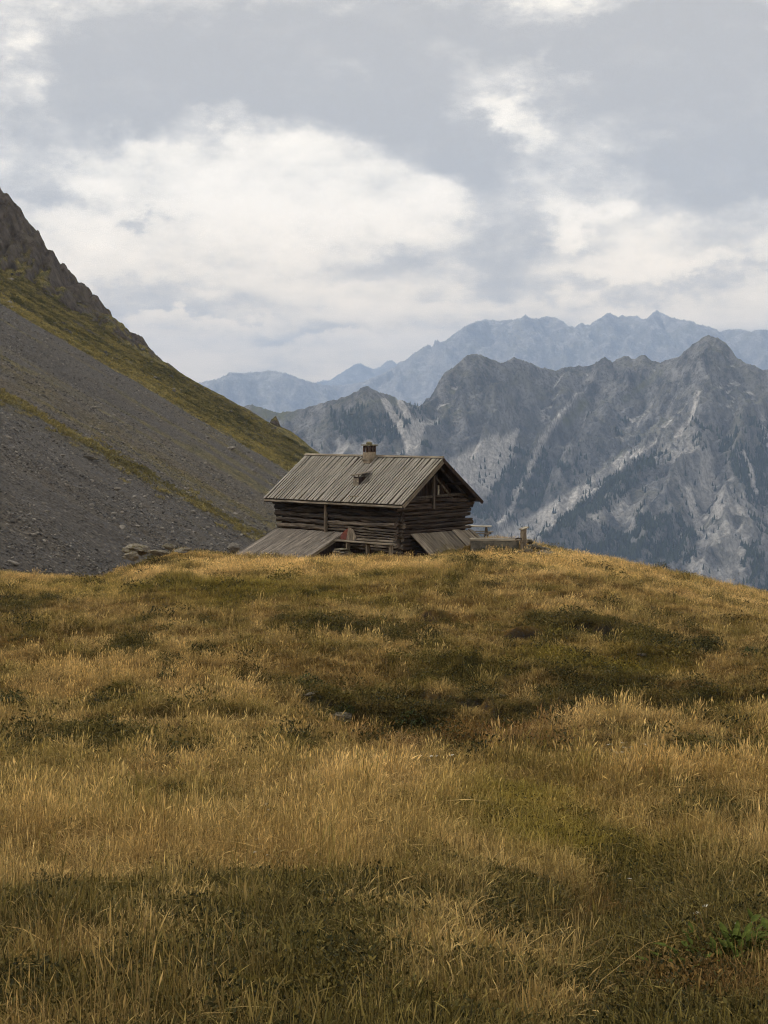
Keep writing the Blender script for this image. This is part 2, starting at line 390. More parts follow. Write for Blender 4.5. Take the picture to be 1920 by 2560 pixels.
def mat_rock(name, c1, c2, moss=None, scale=3.0):
    m, t, bs, out = new_mat(name)
    oc = t.node('ShaderNodeTexCoord').outputs['Object']; oi = t.node('ShaderNodeObjectInfo')
    v = t.vmath('ADD', oc, t.vmath('MULTIPLY', oi.outputs['Location'], (.37, .53, .71)))
    n = t.noise(v, scale, 8, .68); nf = t.noise(v, scale * 7, 5, .7)
    c = t.mix(t.ramp(n, .3, .7), c1, c2)
    c = t.mix(t.ramp(nf, .35, .6, .6, 0), c, tuple(k * .45 for k in c1))
    c = t.mix(t.math('MULTIPLY', oi.outputs['Random'], .35), c, tuple(k * .6 for k in c1))
    if moss:
        gz = t.node('ShaderNodeNewGeometry').outputs['Normal']; sp = t.node('ShaderNodeSeparateXYZ'); t.l.new(gz, sp.inputs[0])
        c = t.mix(t.math('MULTIPLY', t.ramp(t.noise(v, scale * 2.2, 5, .6), .48, .62), t.ramp(sp.outputs[2], .1, .6)), c, moss)
    t.put(bs.inputs['Base Color'], c); t.put(bs.inputs['Normal'], t.bump(t.math('ADD', n, t.math('MULTIPLY', nf, .4)), .8, .12))
    return m
def mat_wood(name, c1, c2, axis='X', crack=.6, moss=None, rough=.85, grain=1.0, vary=.25, blot=.55):
    """weathered timber: streaks along the piece, dark checks, a tone of its own for each piece"""
    m, t, bs, out = new_mat(name)
    oc = t.node('ShaderNodeTexCoord').outputs['Object']; oi = t.node('ShaderNodeObjectInfo')
    off = t.vmath('MULTIPLY', oi.outputs['Location'], (3.7, 5.3, 7.1))
    rv = t.node('ShaderNodeCombineXYZ'); r_ = t.math('MULTIPLY', oi.outputs['Random'], 37.0)
    for i in range(3): t.put(rv.inputs[i], r_)
    v = t.vmath('ADD', t.vmath('ADD', oc, off), rv.outputs[0])
    g = {'X': (.9, 14, 14), 'Y': (14, .9, 14), 'Z': (14, 14, .9)}[axis]
    g = tuple(k * grain for k in g)
    st = t.noise(t.mapping(v, scale=g), 1.0, 6, .65)
    bl = t.noise(v, 1.6, 5, .6)
    ck = t.noise(t.mapping(v, scale=tuple(k * 1.8 for k in g)), 1.0, 3, .5)
    c = t.mix(t.ramp(st, .32, .68), c1, c2)
    c = t.mix(t.ramp(bl, .4, .7, 0, blot), c, tuple(.5 * (a + b) * .62 for a, b in zip(c1, c2)))
    c = t.mix(t.ramp(ck, .34, .44, crack, 0), c, tuple(k * .3 for k in c1))
    hv = t.ramp(oi.outputs['Random'], 0, 1, 1 - vary, 1 + vary * .9, False)
    hc = t.node('ShaderNodeCombineColor')
    for i in range(3): t.put(hc.inputs[i], hv)
    c = t.mix(1.0, c, hc.outputs[0], 'MULTIPLY')
    if moss: c = t.mix(t.ramp(t.noise(v, 2.6, 6, .7), .52, .7, 0, .35), c, moss)
    t.put(bs.inputs['Base Color'], c); bs.inputs['Roughness'].default_value = rough
    t.put(bs.inputs['Normal'], t.bump(t.math('ADD', st, ck), .6, .02))
    return m
def mat_plain(name, c1, c2, scale=8, rough=.8):
    m, t, bs, out = new_mat(name)
    oc = t.node('ShaderNodeTexCoord').outputs['Object']
    t.put(bs.inputs['Base Color'], t.mix(t.ramp(t.noise(oc, scale, 6, .65), .3, .7), c1, c2)); bs.inputs['Roughness'].default_value = rough
    return m

M = {}
M['meadow'] = mat_meadow(); M['hill'] = mat_hill()
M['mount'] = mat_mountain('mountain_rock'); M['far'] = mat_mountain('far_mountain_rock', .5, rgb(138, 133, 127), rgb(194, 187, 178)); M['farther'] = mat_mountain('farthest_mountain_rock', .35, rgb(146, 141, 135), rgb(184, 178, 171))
M['grass'] = mat_inst('dry_grass'); M['leaf'] = mat_inst('low_leaf', .15); M['conifer'] = mat_inst('conifer_needles', 0)
M['stone'] = mat_stone_inst('scree_stone')
M['boulder'] = mat_rock('pale_boulder', rgb(118, 112, 104), rgb(182, 174, 162), None)
M['boulder_moss'] = mat_rock('lichen_rock', rgb(98, 92, 82), rgb(170, 160, 142), rgb(92, 84, 46), 2.0)
M['roof'] = mat_wood('roof_board', rgb(118, 113, 105), rgb(162, 155, 143), 'Y', .4, rgb(118, 110, 76), grain=.8, vary=.10, blot=.2)
M['roof_low'] = mat_wood('roof_under_board', rgb(50, 45, 38), rgb(84, 77, 64), 'Y', .55, vary=.1)
M['shed'] = mat_wood('shed_board', rgb(74, 68, 62), rgb(150, 140, 128), 'Y', .6)
M['log'] = mat_wood('old_log', rgb(30, 26, 23), rgb(80, 70, 61), 'X', .75, grain=.7, vary=.4)
M['log_y'] = mat_wood('old_log_gable', rgb(32, 27, 24), rgb(86, 73, 63), 'Y', .75, grain=.7, vary=.4)
M['log_pale'] = mat_wood('pale_log', rgb(52, 46, 40), rgb(118, 106, 92), 'X', .75, grain=.7, vary=.4)
M['beam'] = mat_wood('grey_beam', rgb(88, 80, 70), rgb(156, 144, 126), 'X', .5)
M['beam_y'] = mat_wood('grey_barge', rgb(80, 72, 62), rgb(140, 128, 110), 'Y', .5)
M['post'] = mat_wood('grey_post', rgb(78, 70, 60), rgb(140, 126, 108), 'Z', .5)
M['dark_post'] = mat_wood('dark_gable_timber', rgb(50, 44, 39), rgb(98, 88, 77), 'Z', .5)
M['darkboard'] = mat_wood('dark_board', rgb(36, 28, 24), rgb(74, 58, 48), 'Z', .6)
M['pale_plank'] = mat_wood('bleached_plank', rgb(132, 122, 106), rgb(206, 196, 176), 'X', .4)
M['rust'] = mat_plain('rusty_sheet', rgb(78, 42, 34), rgb(120, 66, 52), 9)
M['brick'] = mat_plain('chimney_stone', rgb(110, 98, 84), rgb(156, 142, 122), 7)
M['cap'] = mat_rock('chimney_cap_stone', rgb(112, 104, 84), rgb(168, 158, 128), rgb(130, 124, 66), 4)
M['soot'] = mat_plain('sooty_brick', rgb(56, 42, 37), rgb(96, 78, 67), 12)
M['plaster'] = mat_plain('trough_stone', rgb(78, 74, 66), rgb(124, 118, 106), 3)
M['petal'] = mat_plain('white_petal', rgb(196, 190, 172), rgb(232, 228, 214), 20)
M['stem'] = mat_plain('dry_stem', rgb(78, 72, 36), rgb(120, 104, 60), 20)
M['dock'] = mat_plain('green_leaf', rgb(52, 62, 26), rgb(86, 94, 42), 14, 1.0)
M['dock'].node_tree.nodes['Principled BSDF'].inputs['Specular IOR Level'].default_value = 0.05
M['shrub'] = mat_plain('shrub_leaf', rgb(34, 44, 22), rgb(72, 82, 40), 6, .7)

# ================================================================== THE SETTING
# ---- meadow sheet: fine near the camera, coarser further off
def stretch(a, b, n, p): return a + (b - a) * np.linspace(0, 1, n) ** p
yy = np.concatenate([np.linspace(-30, 5, 40, endpoint=False), np.linspace(5, 30, 220, endpoint=False), np.linspace(30, 60, 240, endpoint=False), np.linspace(60, 92, 120, endpoint=False), np.linspace(92, 190, 60)])
sl = np.concatenate([-stretch(0, 1, 150, 1.25)[::-1][:-1], stretch(0, 1, 150, 1.25)])
Yg, Sg = np.meshgrid(yy, sl, indexing='ij')
Xg = Sg * (24 + .75 * np.maximum(Yg, 0))
Zg = meadow_z(Xg, Yg)
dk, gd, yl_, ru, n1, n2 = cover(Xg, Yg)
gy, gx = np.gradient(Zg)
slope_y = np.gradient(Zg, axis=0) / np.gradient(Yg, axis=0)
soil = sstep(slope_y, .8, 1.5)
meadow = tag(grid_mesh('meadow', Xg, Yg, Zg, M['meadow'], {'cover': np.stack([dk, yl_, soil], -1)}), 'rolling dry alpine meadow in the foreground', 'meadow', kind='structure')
# ---- hillside with scree
hx = np.concatenate([np.linspace(-420, -150, 120, endpoint=False), np.linspace(-150, 40, 420, endpoint=False), np.linspace(40, 240, 60)])
hy = np.concatenate([np.linspace(55, 250, 210, endpoint=False), np.linspace(250, 400, 140, endpoint=False), np.linspace(400, 462, 190, endpoint=False), np.linspace(462, 640, 60)])
HX, HY = np.meshgrid(hx, hy, indexing='ij')
HZ = hill_z(HX, HY)
def hill_cover(x, y, z):
    px, py = to_px(x, y, z)
    # position across the slope, measured along the view: which debris track we are on
    wv = 14 * fbm(x / 70, y / 30, 3, 151) + 5 * fbm(x / 12, y / 8, 3, 152)
    up = sstep(y + wv, 302, 326)                                                   # turf above the big grey scree
    wob = y + .45 * wv - .16 * (x + 20)
    band = np.exp(-((wob - 168) / 5.0) ** 2) * sstep(fbm(x / 9, y / 4, 3, 163), -.55, -.05) + .6 * np.exp(-((wob - 186) / 11) ** 2) * sstep(fbm(x / 22, y / 7, 3, 161), -.05, .3)
    band = band + .75 * sstep(y + wv, 176, 196) * (1 - sstep(y + wv, 205, 228)) * sstep(-x, 34, 52) * sstep(fbm(x / 10, y / 6, 3, 171), -.3, .15)
    thin = .55 * sstep(fbm(x / 46, y / 9, 4, 181), .18, .42) * (1 - up) * sstep(y, 120, 200)
    turf = np.clip(np.maximum(np.maximum(up, band), thin), 0, 1)
    stone_on_turf = up * sstep(fbm(x / 20, y / 5, 4, 191), .25, .42) * .75
    turf = turf * (1 - stone_on_turf)
    gxx = np.gradient(z, axis=0) / np.gradient(x, axis=0); gyy = np.gradient(z, axis=1) / np.gradient(y, axis=1)
    sl_ = np.hypot(gxx, gyy)
    lf = np.interp(x, [-400, -108, -98, -84, -70, -62, -50], [170, 20, 14, 8, 4, 2, 0])
    wob2 = y + 9 * fbm(x / 14, y / 9, 3, 199)
    rock = np.clip(np.maximum(sstep(sl_, 1.0, 1.35) * sstep(y, 380, 415), sstep(wob2, 441 - .9 * lf, 446 - .75 * lf) * sstep(lf, .5, 2.5)), 0, 1)
    tan = sstep(wob, 170, 182) * (1 - sstep(wob, 205, 236)) * sstep(fbm(x / 30, y / 12, 4, 197), -.35, .15) + .5 * sstep(fbm(x / 40, y / 10, 3, 198), .12, .4)
    return np.stack([turf, rock, np.clip(tan, 0, 1)], -1)
HC = hill_cover(HX, HY, HZ)
hill = tag(grid_mesh('scree_slope', HX, HY, HZ, M['hill'], {'cover': HC}), 'steep mountainside of grey scree and olive turf on the left', 'hillside', kind='structure')

# ---- mountains: crests and spurs as lines in space, slopes falling from them
def poly_tent(X, Y, pts, fall, extra=None):
    """height of slopes falling away from a crest line; returns height and distance to the crest"""
    best = np.full(X.shape, -1e9); bd = np.full(X.shape, 1e9)
    for (a, b) in zip(pts[:-1], pts[1:]):
        ab = b[:2] - a[:2]; L2 = (ab ** 2).sum() + 1e-9
        t = np.clip(((X - a[0]) * ab[0] + (Y - a[1]) * ab[1]) / L2, 0, 1)
        d = np.hypot(X - a[0] - t * ab[0], Y - a[1] - t * ab[1])
        h = a[2] + t * (b[2] - a[2]) - fall(d)
        k = h > best; best = np.where(k, h, best); bd = np.where(k, d, bd)
    return best, bd
def smax(a, b, k):
    h = np.clip(.5 + .5 * (a - b) / k, 0, 1); return b + (a - b) * h + k * h * (1 - h)
def z8(x, y): return 1120 + x / 2.074, 740 + y / 2.074
crest = [(d[0] * 1.1573, d[1] * 1.1573) for d in [(440, 905), (500, 890), (520, 880), (545, 873), (575, 884), (600, 892), (640, 886), (690, 872), (740, 858), (768, 846), (785, 836), (795, 832), (812, 843), (850, 857), (880, 870), (905, 878), (932, 864), (955, 845)]]
crest += [z8(*p) for p in [(0, 415), (40, 372), (70, 340), (82, 318), (100, 308), (130, 302), (170, 304), (205, 318), (250, 335), (275, 346), (300, 338), (325, 324), (345, 316), (365, 326), (400, 337), (440, 350), (490, 371), (530, 378), (560, 386), (600, 372), (640, 364), (680, 360), (720, 360), (760, 348), (785, 334), (815, 314), (832, 330), (850, 345), (880, 325), (920, 308), (950, 320), (970, 325), (990, 308), (1020, 299), (1036, 318), (1042, 332), (1075, 338), (1100, 346), (1150, 325), (1200, 310), (1222, 292), (1240, 274), (1270, 250), (1300, 228), (1325, 210), (1345, 204), (1375, 207), (1400, 215), (1425, 230), (1445, 254), (1470, 290), (1495, 318), (1530, 340), (1560, 353), (1590, 360), (1620, 378), (1659, 380), (1760, 392), (1900, 430)]]
cd = np.interp([p[0] for p in crest], [500, 700, 920, 1045, 1180, 1420, 1600, 1780, 1950, 2040], [3900, 3700, 3560, 3800, 3980, 4180, 4150, 4000, 3850, 3800])
crest3 = [at(p[0], p[1], d) for p, d in zip(crest, cd)]
SPURS = [
    ([(1771, 850, 3990), (1768, 950, 3800), (1720, 1070, 3560), (1650, 1108, 3470), (1602, 1150, 3390), (1544, 1198, 3310), (1429, 1285, 3150), (1351, 1340, 3020), (1270, 1410, 2880)], .95, .80),
    ([(1195, 892, 3980), (1172, 980, 3850), (1130, 1060, 3700)], 1.3, 1.0),
    ([(1290, 900, 4060), (1262, 990, 3900), (1210, 1080, 3720)], 1.2, .9),
    ([(1420, 906, 4170), (1400, 1000, 4000), (1350, 1110, 3780), (1310, 1190, 3600)], 1.0, .85),
    ([(1570, 905, 4140), (1520, 1000, 3950), (1460, 1090, 3760), (1410, 1160, 3600)], 1.0, .85),
    ([(920, 968, 3555), (890, 1040, 3440), (850, 1120, 3310), (820, 1190, 3200)], 1.0, .8),
    ([(985, 995, 3600), (1010, 1080, 3450), (1030, 1180, 3300)], .9, .75),
    ([(715, 1015, 3690), (700, 1090, 3560), (680, 1170, 3400)], .9, .75),
    ([(1830, 905, 3960), (1868, 1010, 3700), (1840, 1170, 3380), (1790, 1320, 3080), (1740, 1430, 2900)], .95, .85),
    ([(1720, 1070, 3560), (1690, 1200, 3300), (1600, 1330, 3060), (1500, 1420, 2900)], 1.0, .85),
    ([(1950, 960, 3830), (1960, 1150, 3450), (1930, 1320, 3150), (1890, 1450, 2950)], .95, .85),
]
mx = np.linspace(-760, 1330, 560); my = np.concatenate([np.linspace(2500, 2800, 50, endpoint=False), np.linspace(2800, 4250, 430, endpoint=False), np.linspace(4250, 4700, 40)])
MX, MY = np.meshgrid(mx, my, indexing='ij')
wx = MX + 26 * fbm(MX / 170, MY / 170, 3, 201); wy = MY + 26 * fbm(MX / 170, MY / 170, 3, 207)
fall = lambda d: np.where(d < 160, 1.10 * d, 176 + .92 * (d - 160)) - np.where(d > 520, .25 * (d - 520), 0)
h0, d0 = poly_tent(MX, MY, crest3, fall)
h0w, _ = poly_tent(wx, wy, crest3, fall)
H0 = np.where(d0 < 40, h0 + (h0w - h0) * sstep(d0, 12, 40), h0w)
Hm = H0; ds = d0.copy()
for pts, s1, s2 in SPURS:
    p3 = [at(*p) for p in pts]
    hs, dsp = poly_tent(wx, wy, p3, lambda d, s1=s1, s2=s2: np.where(d < 120, s1 * d, s1 * 120 + s2 * (d - 120)))
    Hm = smax(Hm, hs - 2, 6)
Hm = np.where(d0 < 30, np.minimum(Hm, h0 + 6) * 0 + H0 + (Hm - H0) * sstep(d0, 6, 60), Hm)
ca, sa = math.cos(math.radians(62)), math.sin(math.radians(62))
S_ = -(wx * ca + wy * sa); T_ = wx * sa - wy * ca
amp = sstep(d0, 4, 90)
steep_n = fbm(MX / 420, MY / 420, 2, 215)
Hm = Hm + amp * (36 * (ridged(T_ / 135, S_ / 520, 4, 221, .5) - .8) + 11 * (ridged(T_ / 42, S_ / 90, 3, 231, .55) - .7)) + (.55 + .6 * amp) * (4.4 * (ridged(T_ / 26, S_ / 44, 4, 241, .6) - .75) + 2.4 * fbm(MX / 9, MY / 9, 3, 251))
Hm = np.maximum(Hm, -470 + 30 * fbm(MX / 200, MY / 200, 3, 261))
gx = np.gradient(Hm, axis=0) / np.gradient(MX, axis=0); gy = np.gradient(Hm, axis=1) / np.gradient(MY, axis=1)
SLm = np.hypot(gx, gy)
conc = Hm - .25 * (np.roll(Hm, 8, 0) + np.roll(Hm, -8, 0) + np.roll(Hm, 8, 1) + np.roll(Hm, -8, 1))
mpx, mpy = to_px(MX, MY, Hm)
nA = fbm(MX / 140, MY / 140, 4, 271); nB = fbm(MX / 45, MY / 45, 3, 281)
def seg_mask(px, py, pts, wd):
    b = np.zeros(px.shape)
    jx = px + 7 * nB + 5 * nA; jy = py
    for (a, c) in zip(pts[:-1], pts[1:]):
        ax, ay, aw = a; cx, cy_, cw = c
        t = np.clip(((jx - ax) * (cx - ax) + (jy - ay) * (cy_ - ay)) / ((cx - ax) ** 2 + (cy_ - ay) ** 2), 0, 1)
        d = np.hypot(jx - ax - t * (cx - ax), jy - ay - t * (cy_ - ay))
        b = np.maximum(b, 1 - sstep(d, .55, 1.15) * 0 - sstep(d / (aw + t * (cw - aw)), .6, 1.2))
    return np.clip(b, 0, 1)
scree = sstep(conc * -1, 2.5, 8) * (1 - sstep(SLm, .9, 1.3)) * sstep(Hm, -330, -160) * sstep(nA, -.1, .3) * .8
for pts in [
    [(1440, 985, 3), (1400, 1040, 5), (1365, 1080, 7), (1340, 1140, 8), (1325, 1180, 7), (1290, 1230, 7), (1285, 1262, 6), (1250, 1310, 9)],
    [(1245, 1085, 5), (1200, 1140, 34), (1150, 1200, 58)], [(1290, 1075, 4), (1255, 1130, 34), (1200, 1200, 44)],
    [(1050, 1060, 16), (1030, 1110, 24)], [(1000, 1000, 8), (1045, 1080, 14), (1040, 1120, 20)], [(960, 1000, 6), (1000, 1060, 12), (1030, 1130, 14)],
    [(1570, 1135, 8), (1480, 1210, 16), (1350, 1300, 24), (1240, 1360, 26)], [(1640, 1100, 4), (1560, 1160, 8), (1440, 1260, 10), (1330, 1345, 12)],
    [(1745, 980, 4), (1725, 1050, 6), (1690, 1090, 6)], [(1860, 1130, 5), (1890, 1230, 8)], [(920, 1110, 12), (900, 1140, 8)], [(1720, 1220, 6), (1750, 1330, 10)],
]: scree = np.maximum(scree, seg_mask(mpx, mpy, pts, 1) * np.clip(1.0 + .5 * nB, .4, 1))
pinkrock = np.clip(_bl(mpx, mpy, 1740, 1150, 110, 70, 40) + _bl(mpx, mpy, 1830, 1290, 120, 80, 40) + _bl(mpx, mpy, 1560, 1260, 50, 40) + _bl(mpx, mpy, 1590, 1340, 60, 40) + _bl(mpx, mpy, 1780, 1420, 150, 60) + _bl(mpx, mpy, 860, 1130, 70, 30) + _bl(mpx, mpy, 1480, 1300, 40, 24, -40), 0, 1)
gr = np.zeros(MX.shape)
for pts in [[(1560, 1130, 10), (1460, 1225, 16), (1330, 1320, 22)], [(1460, 1010, 12), (1420, 1050, 14)], [(1225, 1110, 6), (1180, 1170, 14)], [(1650, 930, 10), (1560, 1000, 8)], [(720, 1030, 24), (640, 1030, 20)], [(1000, 1000, 14), (930, 1010, 10)]]:
    gr = np.maximum(gr, seg_mask(mpx, mpy, pts, 1))
gr = np.clip(gr * (.6 + nB) + .55 * sstep(nA, .05, .45) * (1 - sstep(SLm, .8, 1.3)) * sstep(Hm, -200, -50), 0, 1)
FB = np.clip(_bl(mpx, mpy, 960, 1075, 120, 60, 0) * .9 + _bl(mpx, mpy, 860, 1060, 70, 40) * .5 + _bl(mpx, mpy, 1260, 1210, 110, 50, -25) * 1.1 + _bl(mpx, mpy, 1340, 1250, 60, 90, 10) * .7 + _bl(mpx, mpy, 1520, 1370, 220, 50, -20) + _bl(mpx, mpy, 1560, 1210, 120, 40, -40)
             + _bl(mpx, mpy, 1660, 1380, 110, 60) * .8 + _bl(mpx, mpy, 1800, 1130, 120, 60, 30) * .9 + _bl(mpx, mpy, 1890, 1200, 60, 120) * .9 + _bl(mpx, mpy, 1680, 1180, 60, 60, -40) * .6 + _bl(mpx, mpy, 1400, 1320, 150, 30, -38) + _bl(mpx, mpy, 1450, 1160, 120, 40, -40) * .4 + _bl(mpx, mpy, 1900, 1420, 60, 80) * .8, 0, 1.3)
forest = np.clip(FB * 1.35 + .9 * nA + .9 * nB - .42 - .9 * pinkrock + .35 * sstep(-Hm, 60, 260), 0, 1)
forest = sstep(forest, .16, .42) * (1 - .9 * np.clip(scree * 1.6, 0, 1)) * (1 - .7 * sstep(SLm, 1.25, 1.8)) * (1 - sstep(Hm, -20, 60)) * (1 - .8 * sstep(gr, .5, .9))
mid = tag(grid_mesh('rocky_mountain', MX, MY, Hm, M['mount'], {'cover': np.stack([np.clip(scree * 1.15 + .7 * pinkrock * sstep(nB + .5 * nA, -.4, .1), 0, 1), forest, gr], -1)}), 'grey rocky mountain with scree gullies and dark forest behind the cabin', 'mountain', kind='structure')

def far_range(name, pts_d, dist, mat, label, step, depth, amp, seed, slope=.85):
    pts = [(p[0] * 1.1573, p[1] * 1.1573) for p in pts_d]
    dd = dist + dist * .05 * np.array([math.sin(i * .9 + seed) for i in range(len(pts))]) * .4
    p3 = [at(p[0], p[1], d) for p, d in zip(pts, dd)]
    xs = np.arange(p3[0][0] - 100, p3[-1][0] + 100, step); ys = np.arange(dist - depth, dist + depth * .35, step)
    X, Y = np.meshgrid(xs, ys, indexing='ij')
    f = lambda d: np.where(d < 260, slope * d, slope * 260 + slope * .72 * (d - 260))
    h, d = poly_tent(X, Y, p3, f)
    wx = X + 60 * fbm(X / 420, Y / 420, 3, seed); wy = Y + 60 * fbm(X / 420, Y / 420, 3, seed + 4)
    hw, _ = poly_tent(wx, wy, p3, f)
    h = h + (hw - h) * sstep(d, 20, 120)
    a = sstep(d, 8, 220)
    h = h + a * amp * (70 * (ridged(wx / 330, wy / 700, 4, seed + 11, .55) - .85) + 24 * (ridged(wx / 110, wy / 210, 3, seed + 17) - .7)) + amp * (9 + 8 * a) * (ridged(X / 62, Y / 90, 4, seed + 23, .6) - .75)
    h = np.maximum(h, -480)
    gx = np.gradient(h, axis=0) / step; gy = np.gradient(h, axis=1) / step; sl = np.hypot(gx, gy)
    n = fbm(X / 300, Y / 300, 4, seed + 31)
    scr = np.clip((1 - sstep(sl, .6, 1.0)) * sstep(n, -.25, .25) + .5 * sstep(fbm(X / 80, Y / 200, 3, seed + 33), .1, .4), 0, 1)
    fo = sstep(n + .6 * fbm(X / 120, Y / 120, 3, seed + 35), .1, .5) * (1 - sstep(h, -150, 40)) * .8
    return tag(grid_mesh(name, X, Y, h, mat, {'cover': np.stack([scr * .7, fo, .3 * sstep(n, 0, .4)], -1)}), label, 'mountain', kind='structure')
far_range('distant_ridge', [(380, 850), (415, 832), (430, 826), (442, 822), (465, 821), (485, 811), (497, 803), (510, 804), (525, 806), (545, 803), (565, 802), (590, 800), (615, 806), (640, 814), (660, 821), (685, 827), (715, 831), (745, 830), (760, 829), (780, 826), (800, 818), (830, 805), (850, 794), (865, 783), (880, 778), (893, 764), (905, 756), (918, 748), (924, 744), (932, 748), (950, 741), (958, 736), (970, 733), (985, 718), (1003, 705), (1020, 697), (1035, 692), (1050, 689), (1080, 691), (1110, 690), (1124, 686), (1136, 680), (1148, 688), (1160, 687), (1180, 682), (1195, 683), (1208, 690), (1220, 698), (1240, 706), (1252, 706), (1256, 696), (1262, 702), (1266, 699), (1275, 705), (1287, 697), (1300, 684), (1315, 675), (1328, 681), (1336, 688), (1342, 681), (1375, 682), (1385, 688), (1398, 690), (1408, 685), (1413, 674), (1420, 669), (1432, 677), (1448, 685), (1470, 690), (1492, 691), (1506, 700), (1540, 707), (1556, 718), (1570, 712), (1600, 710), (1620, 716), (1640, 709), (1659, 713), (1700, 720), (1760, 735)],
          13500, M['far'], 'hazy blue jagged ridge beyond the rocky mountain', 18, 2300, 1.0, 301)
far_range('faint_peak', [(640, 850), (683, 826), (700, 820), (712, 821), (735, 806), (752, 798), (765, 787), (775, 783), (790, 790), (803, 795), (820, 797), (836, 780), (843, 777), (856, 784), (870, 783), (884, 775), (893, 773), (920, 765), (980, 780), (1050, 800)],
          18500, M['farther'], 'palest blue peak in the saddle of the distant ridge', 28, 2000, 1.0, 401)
# valley sheet that carries everything to the horizon
vx = np.linspace(-14000, 14000, 90); vy = np.linspace(-4000, 20500, 90)
VX, VY = np.meshgrid(vx, vy, indexing='ij')
tag(grid_mesh('valley_floor', VX, VY, -500 + 25 * fbm(VX / 1500, VY / 1500, 3, 501), mat_plain('valley_ground', rgb(52, 60, 40), rgb(96, 98, 66), .004), {}), 'wooded valley floor far below the meadow', 'valley', kind='structure')

# ---- the air: pale haze through the whole valley
hz_m = bpy.data.materials.new('haze'); hz_m.use_nodes = True
ht = NT(hz_m.node_tree); ht.n.clear(); ho = ht.node('ShaderNodeOutputMaterial'); pv = ht.node('ShaderNodeVolumePrincipled')
pv.inputs['Color'].default_value = (.52, .69, 1.0, 1); pv.inputs['Density'].default_value = 8.8e-5; pv.inputs['Anisotropy'].default_value = 0.0
ht.l.new(pv.outputs[0], ho.inputs['Volume'])
bm = bmesh.new(); bmesh.ops.create_cube(bm, size=1.0)
me = bpy.data.meshes.new('haze')
for v in bm.verts: v.co = Vector((v.co.x * 28400, 8250 + v.co.y * 24900, 240 + v.co.z * 1620))
bm.to_mesh(me); bm.free(); me.materials.append(hz_m)
haze = bpy.data.objects.new('haze', me); COL.objects.link(haze)
tag(haze, 'pale blue haze filling the valley air', 'haze', kind='stuff')

# ================================================================== mesh helpers
def link(name, me, parent=None, mat=None):
    if mat is not None and not me.materials: me.materials.append(mat)
    o = bpy.data.objects.new(name, me); COL.objects.link(o)
    if parent is not None: o.parent = parent
    return o
def empty(name, loc, rz=0.0):
    o = bpy.data.objects.new(name, None); COL.objects.link(o); o.location = loc; o.rotation_euler = (0, 0, rz)
    o.empty_display_size = .3
    return o
def mesh_np(name, V, Fc, mat=None, smooth=False):
    me = bpy.data.meshes.new(name); me.from_pydata([tuple(v) for v in V], [], [tuple(f) for f in Fc])
    me.update()
    if smooth: me.polygons.foreach_set('use_smooth', np.ones(len(me.polygons), bool))
    if mat: me.materials.append(mat)
    return me
def prism(x0, x1, y0, y1, z0, z1):
    V = [(x0, y0, z0), (x1, y0, z0), (x1, y1, z0), (x0, y1, z0), (x0, y0, z1), (x1, y0, z1), (x1, y1, z1), (x0, y1, z1)]
    Fc = [(3, 2, 1, 0), (4, 5, 6, 7), (0, 1, 5, 4), (1, 2, 6, 5), (2, 3, 7, 6), (3, 0, 4, 7)]
    return V, Fc
def box_mesh(name, sx, sy, sz, mat, bev=.0, wob=.0, seg=1, seed=0):
    """centred plank or block; seg cuts along its longest side, wob makes the edges uneven"""
    r = random.Random(seed); bm = bmesh.new(); bmesh.ops.create_cube(bm, size=1.0)
    ax = [sx, sy, sz].index(max(sx, sy, sz))
    if seg > 1:
        es = [e for e in bm.edges if abs((e.verts[0].co - e.verts[1].co)[ax]) > .5]
        bmesh.ops.subdivide_edges(bm, edges=es, cuts=seg - 1, use_grid_fill=True)
    for v in bm.verts: v.co = Vector((v.co.x * sx, v.co.y * sy, v.co.z * sz))
    if bev: bmesh.ops.bevel(bm, geom=[e for e in bm.edges if e.calc_face_angle(0) > .5], offset=bev, segments=1, affect='EDGES')
    if wob:
        for v in bm.verts: v.co += Vector((r.uniform(-1, 1), r.uniform(-1, 1), r.uniform(-1, 1))) * wob
    me = bpy.data.meshes.new(name); bm.to_mesh(me); bm.free()
    if mat: me.materials.append(mat)
    return me
def log_mesh(name, length, rad_y, rad_z, mat, axis='X', sides=9, segs=9, rough=.12, seed=0, knots=.05):
    r = np.random.default_rng(seed); V = []; Fc = []
    ph = r.uniform(0, 6.28)
    for i in range(segs + 1):
        t = i / segs; bend = .03 * math.sin(t * 5 + ph)
        lump = 1 + knots * 2 * r.normal()
        for k in range(sides):
            a = 2 * math.pi * (k + .5) / sides
            sq = 1 / max(abs(math.cos(a)), abs(math.sin(a))) ** .45             # roughly hewn, squarish
            rr = sq * lump * (1 + rough * r.normal())
            V.append((t * length, rad_y * rr * math.cos(a) * .95 + bend * .4, rad_z * rr * math.sin(a) * .95 + bend))
    for i in range(segs):
        for k in range(sides):
            a = i * sides + k; b = i * sides + (k + 1) % sides
            Fc.append((a, a + sides, b + sides, b))
    Fc.append(tuple(range(sides))); Fc.append(tuple(reversed(range(segs * sides, (segs + 1) * sides))))
    if axis == 'Y': V = [(-v[1], v[0], v[2]) for v in V]
    if axis == 'Z': V = [(v[2], v[1], v[0]) for v in V]; Fc = [tuple(reversed(f)) for f in Fc]
    return mesh_np(name, V, Fc, mat)
